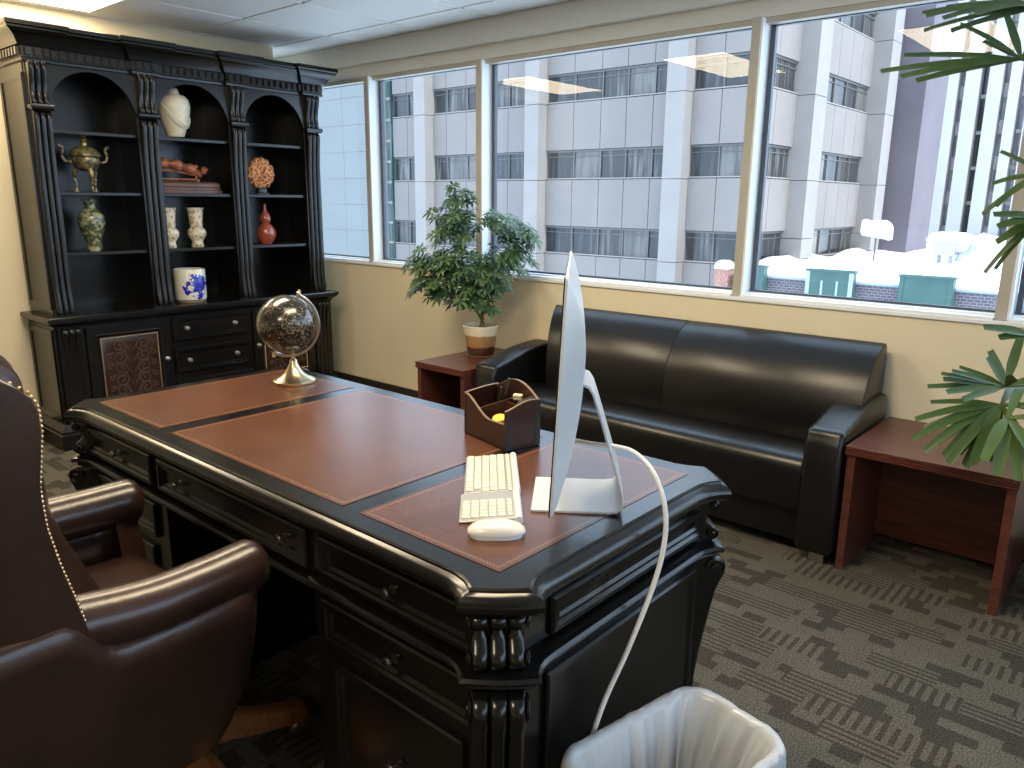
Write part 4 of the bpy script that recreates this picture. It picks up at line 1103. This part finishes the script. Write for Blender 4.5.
def leaf(bm, base, d, up, ln, wd, droop):
    s = d.cross(up)
    if s.length < 1e-3: s = Vector((1, 0, 0))
    s.normalize(); n = 4; L = []; R = []; Mi = []
    for i in range(n+1):
        t = i/n; p = base+d*ln*t*(1-.12*droop*t)+Vector((0, 0, -1))*ln*droop*t*t*.55
        w_ = wd*.5*math.sin(PI*min(1, .08+t*.92))**.75*(1.0 if t < .95 else .15)
        L.append(bm.verts.new(p-s*w_+up*.12*w_)); R.append(bm.verts.new(p+s*w_+up*.12*w_)); Mi.append(bm.verts.new(p-up*.12*w_))
    for i in range(n):
        bm.faces.new((L[i], Mi[i], Mi[i+1], L[i+1])); bm.faces.new((Mi[i], R[i], R[i+1], Mi[i+1]))
def whorl(bm, c, axis, n, ln, droop):
    axis = axis.normalized(); s = axis.orthogonal().normalized(); t = axis.cross(s); a0 = random.uniform(0, 6.28)
    for k in range(n):
        a = a0+2*PI*k/n+random.uniform(-.15, .15)
        d = (s*math.cos(a)+t*math.sin(a)+axis*random.uniform(.0, .35)).normalized()
        leaf(bm, c+d*.008, d, axis, ln*random.uniform(.8, 1.1), ln*.30, droop)
random.seed(21)
CL = [(457, 198, 15, 13, 12), (448, 218, 22, 14, 14), (452, 240, 26, 14, 18), (455, 262, 28, 16, 18), (428, 262, 26, 16, 18), (412, 268, 16, 14, 11), (418, 290, 16, 12, 10), (440, 285, 28, 18, 18), (468, 285, 26, 18, 16), (455, 302, 22, 12, 10), (492, 285, 24, 16, 16), (486, 305, 16, 14, 7), (500, 258, 24, 16, 17), (515, 240, 22, 16, 15), (500, 226, 20, 10, 11), (522, 258, 17, 15, 9), (530, 240, 12, 12, 6), (475, 268, 18, 12, 9)]
bm = bm_new(); bms = bm_new(); NW = 0
for cx, cy, rx, ry, n in CL:
    for k in range(int(n*1.7)):
        a = random.uniform(0, 2*PI); q = math.sqrt(random.random())
        px, py = 470+(cx-470)*1.06+rx*q*math.cos(a), cy-17-(8 if cy < 245 else 0)+ry*q*math.sin(a)
        dd = random.uniform(-.13, .10); c = P2(px, py, dd)
        if PT.y+c.y > 2.66: c.y = 2.66-PT.y
        axis = (SR*((px-470)/70)+SD*(dd*4-.35)+Vector((0, 0, 1.0))+Vector((random.uniform(-.4, .4), random.uniform(-.4, .4), random.uniform(-.1, .3))))
        whorl(bm, c, axis, random.choice((7, 8, 8, 9)), random.uniform(.048, .068), random.uniform(.35, .8)); NW += 1
        root_ = P2(cx*.6+474*.4, min(cy+18, 300), dd*.3)
        if random.random() < .6: tube(bms, [c, c.lerp(root_, .35)], .0014, 5)
bms.free(); obj('foliage', bm, 'schef', pt, sharp=80)

# ------------------------------------------------------------------ palm at the right edge
PB = Vector((2.50, 2.33, 0))
pm = thing('lady_palm', 'potted palm with long blunt fan leaves at the right edge of the photo', 'plant', PB)
bm = bm_new(); lathe(bm, [(0, 0), (.12, 0), (.125, .01), (.155, .26), (.165, .265), (.165, .30), (.155, .30), (.145, .27), (0, .26)], n=36); obj('pot', bm, 'planter', pm, sharp=50)
bm = bm_new(); lathe(bm, [(0, .25), (.146, .255), (.10, .275), (0, .28)], n=24); obj('soil', bm, 'soil', pm)
canes = [[(0, 0, .26), (-.01, -.01, .8), (-.06, -.02, 1.4), (-.10, -.03, 1.80)], [(-.05, .03, .26), (-.09, .03, .5), (-.14, .02, .72)], [(.05, .02, .26), (.06, .04, .9), (.03, .03, 1.5), (.0, .0, 2.0)], [(-.03, -.06, .26), (-.10, -.10, .5), (-.16, -.14, .66)], [(.02, -.05, .26), (.0, -.08, .8), (-.05, -.12, 1.25)]]
for c in canes:
    bm = bm_new(); tube(bm, c, lambda t: .013-.003*t, 9, 7); obj('cane', bm, 'cane', pm)
def strap(bm, base, d, ln, wd, droop, side):
    n = 9; rows = []
    for i in range(n+1):
        t = i/n; p = base+d*ln*t*(1-.10*droop*t)+Vector((0, 0, -ln*droop*t*t*.6))
        w_ = wd*.5*(min(1, .30+t*2.2))*(1-.28*max(0, t-.55)/.45)
        s = side; fold = Vector((0, 0, w_*.28))
        rows.append([bm.verts.new(p-s*w_+fold), bm.verts.new(p-s*w_*.5+fold*.3), bm.verts.new(p), bm.verts.new(p+s*w_*.5+fold*.3), bm.verts.new(p+s*w_+fold)])
    for a, b in zip(rows, rows[1:]):
        for i in range(4): bm.faces.new((a[i], a[i+1], b[i+1], b[i]))
def frond(at, start, leaflets):
    """at: hub of the fan (world); leaflets: list of (direction in camera-right, camera-depth, up), length, droop"""
    bm = bm_new(); h = Vector(at)-PB
    tube(bm, [Vector(start), Vector(start).lerp(h, .5)+Vector((0, 0, .05)), h], .0035, 7, 5)
    for (a, b, c), ln, wd, dr in leaflets:
        d = (Vector((.755, .655, 0))*a+Vector((-.655, .755, 0))*b+Vector((0, 0, c))).normalized()
        s = d.cross(Vector((.38, -.55, .75))); s.normalize()
        strap(bm, h, d, ln, wd, dr, s)
    obj('frond', bm, 'palm', pm, sharp=80)
FW = .032
frond((2.075, 2.20, 1.858), (-.09, -.03, 1.66), [((-1, .1, -.02), .43, FW, .10), ((-1, -.2, -.09), .43, FW, .12), ((-1, -.05, -.15), .34, FW, .10), ((-1, .3, .14), .35, FW, .10), ((-.85, .1, .55), .24, FW, .15), ((-.35, .2, 1), .16, FW, .1), ((-.6, .5, .5), .14, FW, .1), ((.4, .1, .6), .30, FW, .4), ((.9, -.2, .4), .34, FW, .5), ((.5, -.8, .2), .32, FW, .5)])
frond((2.135, 2.18, 2.005), (-.0, -.0, 1.90), [((-1, .25, .12), .37, FW*.9, .22), ((-1, .0, .08), .39, FW*.9, .28), ((-1, -.2, .02), .38, FW*.9, .28), ((-1, .5, .0), .35, FW*.9, .22), ((-1, -.45, -.02), .34, FW*.9, .25), ((-1, .1, -.16), .29, FW*.9, .15), ((-1, .6, .25), .30, FW*.9, .2), ((-.6, -.6, .3), .4, FW, .5), ((.6, -.3, .5), .36, FW, .5), ((.3, .6, .4), .35, FW, .4)])
frond((2.185, 2.18, 1.50), (-.05, -.12, 1.20), [((-1, .1, .0), .15, FW*.7, .3), ((-1, -.2, -.3), .17, FW*.7, .5), ((-1, .3, -.55), .18, FW*.7, .4), ((-.6, .3, .5), .16, FW*.8, .2), ((.4, .3, .8), .3, FW, .4), ((.9, -.3, .2), .3, FW, .5)])
frond((2.205, 2.16, 1.37), (-.04, -.10, 1.10), [((-1, .1, .10), .15, FW, .1), ((-1, -.1, -.12), .15, FW, .15), ((-1, .2, -.55), .14, FW, .2), ((-1, .1, -.8), .20, FW*.55, .5), ((-.9, .2, -.95), .17, FW*.55, .5), ((.6, .1, .5), .3, FW, .5)])
frond((2.235, 2.14, .995), (-.02, -.08, .84), [((-1, .0, .22), .17, FW*1.1, .12), ((-.9, -.1, .05), .12, FW, .2), ((.5, .1, .6), .3, FW, .5), ((.2, -.6, .4), .3, FW, .5)])
frond((2.175, 2.20, .805), (-.13, .02, .70), [((-1, .0, .30), .20, FW*.8, .06), ((-1, .2, .10), .20, FW*.9, .06), ((-1, -.2, -.02), .23, FW*.9, .06), ((-1, -.4, -.12), .20, FW*.9, .08), ((-1, .3, -.06), .24, FW*.8, .05), ((-1, .1, .20), .22, FW*.7, .05), ((-.55, .1, .85), .13, FW*1.2, .1), ((-.40, .3, 1.0), .14, FW*1.1, .1), ((-.9, .4, .42), .16, FW*.7, .1), ((.3, .3, .8), .25, FW, .3), ((.8, -.3, .4), .25, FW, .4), ((-.3, -.7, .5), .2, FW, .4)])
frond((2.175, 2.17, .745), (-.15, -.12, .62), [((-1, .1, -.08), .28, FW*.9, .25), ((-1, .0, -.22), .30, FW, .35), ((-.95, -.1, -.32), .28, FW, .45), ((-.85, -.2, -.5), .24, FW*1.1, .4), ((-.75, -.3, -.42), .25, FW*1.1, .5), ((-.65, -.35, -.7), .22, FW*1.2, .4), ((-.55, -.45, -.5), .22, FW*1.3, .4), ((-.8, .3, -.6), .22, FW*.8, .3), ((-.45, .2, -.8), .20, FW, .2), ((-.25, -.3, -.9), .18, FW, .2), ((.1, -.6, -.5), .24, FW*1.3, .4), ((.6, -.3, .1), .3, FW, .5), ((.5, .5, .3), .3, FW, .4), ((-1, .3, .05), .22, FW*.7, .15), ((-1, .4, -.35), .24, FW*.7, .25)])
frond((2.205, 2.12, .715), (-.15, -.13, .60), [((-.35, -.5, -.5), .20, FW*1.4, .3), ((-.1, -.6, -.6), .20, FW*1.3, .3), ((.15, -.7, -.4), .22, FW*1.4, .4), ((-.7, -.2, -.7), .18, FW, .3), ((-.55, -.5, -.25), .20, FW*1.2, .4), ((.6, -.4, .2), .3, FW, .5), ((.4, .4, .5), .25, FW, .4)])

# ------------------------------------------------------------------ outside: office building across the street
M['spandrel'] = mat('concrete_panel', (0.182, 0.158, 0.146), .75, noise=.05, nscale=.6, bump=.05, bscale=9)
M['pier'] = mat('pale_stone', (0.222, 0.200, 0.188), .7, noise=.05, nscale=.8)
M['joint'] = mat('panel_joint', (0.105, 0.098, 0.094), .8, noise=.05)
M['stone'] = mat('pale_cladding', (0.143, 0.153, 0.153), .6, noise=.04, nscale=.5)
M['slab'] = mat('grey_mauve_wall', (0.108, 0.090, 0.104), .7, noise=.12, nscale=.5)
M['tower'] = mat('white_tower', (0.397, 0.373, 0.361), .6, noise=.03, nscale=.3)
M['snow'] = mat('snow', (0.90, 0.92, 0.95), .8, noise=.02, nscale=.5, bump=.3, bscale=1.2)
M['green_metal'] = mat('green_sheet', (0.030, 0.082, 0.072), .5, noise=.12, nscale=1.2)
M['unitgrey'] = mat('rooftop_metal', (0.266, 0.315, 0.385), .5, noise=.08)
def far_glass(name, dark, light, seed, amount):
    mm = mat(name, dark, .15, spec=.5); g = NT(mm); tc = g.n('ShaderNodeTexCoord')
    mp = g.n('ShaderNodeMapping'); mp.inputs['Scale'].default_value = (5, 5, .35); mp.inputs['Location'].default_value = (seed, seed*2, seed*.3); g.l(tc.outputs['Object'], mp.inputs[0])
    n = g.n('ShaderNodeTexNoise'); n.inputs['Scale'].default_value = 1.0; n.inputs['Detail'].default_value = 4; g.l(mp.outputs[0], n.inputs['Vector'])
    cr = g.n('ShaderNodeValToRGB'); cr.color_ramp.elements[0].position = amount-.08; cr.color_ramp.elements[1].position = amount+.12
    cr.color_ramp.elements[0].color = (*dark, 1); cr.color_ramp.elements[1].color = (*light, 1)
    g.l(n.outputs['Fac'], cr.inputs[0]); g.l(cr.outputs[0], g.b.inputs['Base Color']); return mm
M['farframe'] = mat('grey_metal', (0.091, 0.087, 0.084), .5, noise=.05)
FG = [far_glass('curtained_glass', (0.028, 0.028, 0.028), (0.123, 0.114, 0.109), 1.3, .56), far_glass('dark_glass', (0.022, 0.023, 0.026), (0.067, 0.065, 0.065), 4.1, .58), far_glass('blind_glass', (0.062, 0.058, 0.056), (0.123, 0.114, 0.104), 7.7, .45)]
off = thing('office_building', 'grey concrete office building with bands of windows across the street', 'building', (-27, 38, -8))
oo = Vector((27, -38, 8))
def fobj(name, bm, material, parent=None, **k):
    o = obj(name, bm, material, parent or off, **k)
    if parent is None: o.location = oo
    return o
FY, FX = 35.0, -13.5
BANDS = [(-1.56, -.01), (2.58, 4.14), (6.68, 8.17), (10.75, 12.25)]
random.seed(4)
bm = bm_new(); box(bm, -39.36, FX-.35, FY+.35, 66, -8, 13.6); fobj('core', bm, 'joint')
SPZ = [(-8, -1.56), (-.01, 2.58), (4.14, 6.68), (8.17, 10.75), (12.25, 13.7)]
# bay = list of module edges; front bays run along x, side bays along y
FRONT = [[-39.34, -37.9, -36.4], [-35.4, -34.2, -32.45, -30.8, -29.0, -27.1], [-26.1, -24.2, -22.4, -20.8, -19.2, -18.05], [-17.0, -15.45, FX]]
SIDE = [[FY, 36.7, 39.2], [40.8, 42.7, 44.6, 46.5, 48.3, 50.2], [51.9, 55, 58, 61, 66]]
def facade_box(bm, fr, a, b, d0, d1, z0, z1):
    """a..b along the wall, d0..d1 depth behind its face"""
    if fr: box(bm, a, b, FY+d0, FY+d1, z0, z1)
    else: box(bm, FX-d1, FX-d0, a, b, z0, z1)
for fr, bays in ((True, FRONT), (False, SIDE)):
    for bi, bay in enumerate(bays):
        for z0, z1 in SPZ:
            bm = bm_new()
            for a, b in zip(bay, bay[1:]): facade_box(bm, fr, a+.018, b-.018 if not (fr and b == FX) else b, 0, .4, z0+.02, z1-.04)
            fobj('spandrel', bm, 'spandrel')
        for zi, (z0, z1) in enumerate(BANDS):
            for a, b in zip(bay, bay[1:]):
                bm = bm_new(); facade_box(bm, fr, a+.03, b-.03, .20, .3, z0, z1)
                wn = fobj('window', bm, FG[random.choice((0, 0, 1, 1, 2))])
                bm = bm_new(); facade_box(bm, fr, a-.035, a+.035, .12, .26, z0, z1); facade_box(bm, fr, a, b, .10, .24, z1-.10, z1); facade_box(bm, fr, a, b, .14, .24, z1-.36, z1-.32)
                fobj('window_frame', bm, M['farframe'], wn)
                bm = bm_new(); facade_box(bm, fr, a, b, .0, .24, z0, z0+.06); fobj('window_sill', bm, 'pier', wn)
for x0, x1 in ((-36.4, -35.4), (-27.1, -26.1), (-18.05, -17.0)):
    bm = bm_new()
    for z0, z1 in ((-8, -1.6), (-1.57, 2.5), (2.53, 6.6), (6.63, 10.7), (10.73, 13.9)): box(bm, x0, x1, FY-.75, FY+.35, z0, z1)
    fobj('pier', bm, 'pier')
for y0, y1, d in ((39.2, 40.8, .9), (50.2, 51.9, 1.0)):
    bm = bm_new()
    for z0, z1 in ((-1.4, -.4), (-.37, 2.5), (2.53, 6.6), (6.63, 10.7), (10.73, 13.9)): box(bm, FX-.35, FX+d, y0, y1, z0, z1)
    fobj('pier', bm, 'pier')
# pale clad building on the left
st = thing('stone_building', 'pale blue white clad building at the left edge of the view outside', 'building', (-45, 33, -8))
for k in range(12):
    z0 = -8+1.8*k; bm = bm_new()
    for x0, x1 in ((-66, -58.02), (-58, -50.02), (-50, -44.02), (-44, -41.32), (-41.3, -39.92)): box(bm, x0, x1, 34.4, 46, z0+.008, z0+1.792)
    o = obj('cladding_course', bm, 'stone', st); o.location = (45, -33, 8)
bm = bm_new(); box(bm, -65.9, -39.96, 34.45, 45.9, -8, 13.5); o = obj('core', bm, 'joint', st); o.location = (45, -33, 8)
bm = bm_new(); box(bm, -39.90, -39.42, 34.9, 35.6, -8, 13.5); ws = obj('window_strip', bm, far_glass('teal_glass', (.035, .065, .065), (.11, .15, .145), 2.2, .5), st); ws.location = (45, -33, 8)
bm = bm_new(); z = -7
while z < 13: box(bm, -39.89, -39.43, 34.84, 35.0, z, z+.16); z += 1.35
obj('spandrel_bars', bm, 'pier', ws)
# grey mauve slab and white tower further off
sb = thing('grey_slab_block', 'plain grey mauve windowless block beyond the office building', 'building', (-12.4, 56, -2))
bm = bm_new(); box(bm, -13.45, -11.25, 53.4, 58.5, -2, 30); o = obj('block_wall', bm, 'slab', sb, bevel=.03); o.location = (12.4, -56, 2)
bm = bm_new(); box(bm, -13.5, -11.2, 53.35, 58.55, 30, 30.5); o = obj('coping', bm, 'tower', sb); o.location = (12.4, -56, 2)
M['palestrip'] = far_glass('pale_glass', (.15, .155, .17), (.32, .31, .33), 3.0, .5)
tw = thing('white_tower', 'bright white tower with tall vertical fins and dark window strips', 'building', (-12, 92, -3))
def tobj(name, bm, material, **k):
    o = obj(name, bm, material, tw, **k); o.location = (12, -92, 3); return o
bm = bm_new(); box(bm, -24, 2, 90.8, 100, -3, 40); tobj('tower_core', bm, 'tower')
XT = [-18.6, -17.5, -16.9, -15.6, -14.9, -13.7, -13.1, -12.2, -11.5, -10.4, -9.8, -8.6, -7.9]
for i in range(0, len(XT)-1, 2):
    bm = bm_new(); box(bm, XT[i], XT[i+1], 89.2, 90.9, -3, 40); tobj('fin', bm, 'tower')
    bm = bm_new(); box(bm, XT[i+1]+.04, XT[i+2]-.04, 90.5, 90.82, -3, 40); ws = tobj('window_strip', bm, FG[1] if i == 2 else M['palestrip'])
    bm = bm_new(); z = -2
    while z < 39: box(bm, XT[i+1]+.03, XT[i+2]-.03, 90.35, 90.6, z, z+.35 if i % 4 else z+1.3); z += 3.4
    obj('sill_band', bm, 'tower', ws)
# snowy roof of the lower building with its parapet
def brickmat():
    mm = mat('parapet_brick', (0.20, 0.11, 0.10), .8); g = NT(mm); tc = g.n('ShaderNodeTexCoord'); b = g.n('ShaderNodeTexBrick')
    mp = g.n('ShaderNodeMapping'); mp.inputs['Rotation'].default_value = (PI/2, 0, 0); g.l(tc.outputs['Object'], mp.inputs[0]); g.l(mp.outputs[0], b.inputs['Vector'])
    b.inputs['Color1'].default_value = (.10, .068, .08, 1); b.inputs['Color2'].default_value = (.07, .058, .07, 1); b.inputs['Mortar'].default_value = (.19, .18, .20, 1)
    b.inputs['Scale'].default_value = 2.2; b.inputs['Mortar Size'].default_value = .03; g.l(b.outputs[0], g.b.inputs['Base Color']); return mm
M['brick'] = brickmat()
lb = thing('low_roof_building', 'low brick parapet of the flat roofed building just outside the right window', 'building', (0, 45, -9))
def lobj(name, bm, material, parent=None, **k):
    o = obj(name, bm, material, parent or lb, **k)
    if parent is None: o.location = (0, -45, 9)
    return o
bm = bm_new(); box(bm, -12.6, 24, 32.3, 32.75, -9, -1.72); lobj('parapet', bm, 'brick')
bm = bm_new(); box(bm, -13.3, 24, 32.75, 88, -9, -1.78); lobj('roof_deck', bm, 'joint')
bm = bm_new(); box(bm, -12.62, 24, 32.24, 32.8, -1.80, -1.70); lobj('coping', bm, 'unitgrey', bevel=.02)
bm = bm_new(); G = []; random.seed(9)
nx, ny = 60, 60
for j in range(ny+1):
    row = []
    for i in range(nx+1):
        x = lerp(-13.2, 24, i/nx); y = lerp(32.35, 88, (j/ny)**1.5)
        e = .10*math.sin(x*.7+y*.3)+.07*math.sin(x*1.9-y*.8)+.05*math.sin(x*3.1+y*1.7)
        wallb = .55*math.exp(-max(0, x+13.3)/.9)*(.6+.4*math.sin(y*.8)) if y > 41 else .45*math.exp(-max(0, x+13.3)/.7)
        z = -1.66+.5*e*min(1, (y-32.3)/2)+wallb*min(1, (y-33)/4 if y > 33 else 0)
        row.append(bm.verts.new((x, y, z)))
    G.append(row)
for j in range(ny):
    for i in range(nx): bm.faces.new((G[j][i], G[j][i+1], G[j+1][i+1], G[j+1][i]))
sn = obj('snow_cover', bm, 'snow', None, solid=.12, sharp=80); tag(sn, 'bright white snow lying over the flat roof outside', 'snow'); sn['kind'] = 'stuff'
for k, (x0, x1, lab) in enumerate(((-12.45, -11.3, 'green sheet metal box on the roof edge just right of the thick mullion'), (-9.45, -7.55, 'green sheet metal box in the middle of the roof edge outside'), (-5.82, -3.93, 'green sheet metal box on the roof edge nearest the palm'))):
    t = thing('rooftop_box', lab, 'rooftop box', ((x0+x1)/2, 32.0, -2.7), group='green boxes along the roof edge'); hw = (x1-x0)/2
    bm = bm_new(); box(bm, -hw, hw, -.22, .22, 0, 1.38); obj('box_body', bm, 'green_metal', t, bevel=.02)
    bm = bm_new(); box(bm, -hw-.05, hw+.05, -.26, .26, 1.36, 1.44); obj('rim', bm, 'green_metal', t, bevel=.01)
    bm = bm_new()
    for s in (-1, 1): box(bm, s*(hw-.08)-.08, s*(hw-.08)+.08, -.25, -.2, 0, 1.37)
    if k == 1:
        for s in (-.3, .35): box(bm, s*hw-.04, s*hw+.04, -.25, -.2, 0, 1.0)
    box(bm, -hw, hw, -.25, -.2, 0, .12); obj('stiffener', bm, 'unitgrey' if k == 1 else 'green_metal', t)
t = thing('brick_chimney', 'small red brick chimney with a snow cap left of the thick mullion', 'chimney', (-13.25, 32, -4))
bm = bm_new(); box(bm, -.30, .30, -.3, .3, 0, 2.55); obj('stack', bm, mat('red_brick', (.30, .15, .12), .8, noise=.3, nscale=9), t)
bm = bm_new(); loft(bm, [[Vector((x, y, z)) for x, y in rrect(.36-i, .36-i, .12, 4)] for i, z in ((0, 2.5), (0, 2.62), (.06, 2.78), (.16, 2.86), (.28, 2.88))]); obj('snow_cap', bm, 'snow', t)
t = thing('rooftop_unit', 'pale ventilation unit on short legs half buried in the roof snow', 'ventilation unit', (-7.0, 45.5, -1.62))
bm = bm_new(); box(bm, -.75, .20, -.5, .5, .42, 1.15); obj('cabinet', bm, 'tower', t, bevel=.03)
bm = bm_new(); loft(bm, [[Vector((x, y, z)) for x, y in rrect(1.1-i, .7-i, .3, 5, -.1)] for i, z in ((0, 1.15), (0, 1.25), (.15, 1.5), (.5, 1.62))]); obj('snow_cap', bm, 'snow', t)
for x in (-.55, 0):
    bm = bm_new(); box(bm, x-.05, x+.05, -.3, .3, 0, .44); obj('leg', bm, 'unitgrey', t)
bm = bm_new(); tube(bm, [(.3, 0, .1), (.5, 0, .5), (.8, 0, .6), (.95, 0, 1.0)], .14, 10, 5); tube(bm, [(.25, .2, .5), (.7, .2, .55), (1.1, .2, .9)], .1, 8, 4); obj('duct', bm, 'unitgrey', t)
t = thing('snow_hood', 'small white snow topped roof hood in front of the grey mauve block', 'roof hood', (-10.4, 44, -1.62))
bm = bm_new(); lathe(bm, [(0, 0), (.045, 0), (.045, 1.3), (0, 1.3)], n=12); obj('stem', bm, 'slab', t)
bm = bm_new(); loft(bm, [[Vector((x, y, z)) for x, y in rrect(.74-i, .45-i, .10, 4)] for i, z in ((.05, 1.28), (0, 1.36), (.02, 1.95), (.10, 2.10), (.28, 2.14))])
for v in bm.verts: v.co.z += v.co.x*-.16+.10*math.sin(v.co.x*5)
obj('hood', bm, 'snow', t)
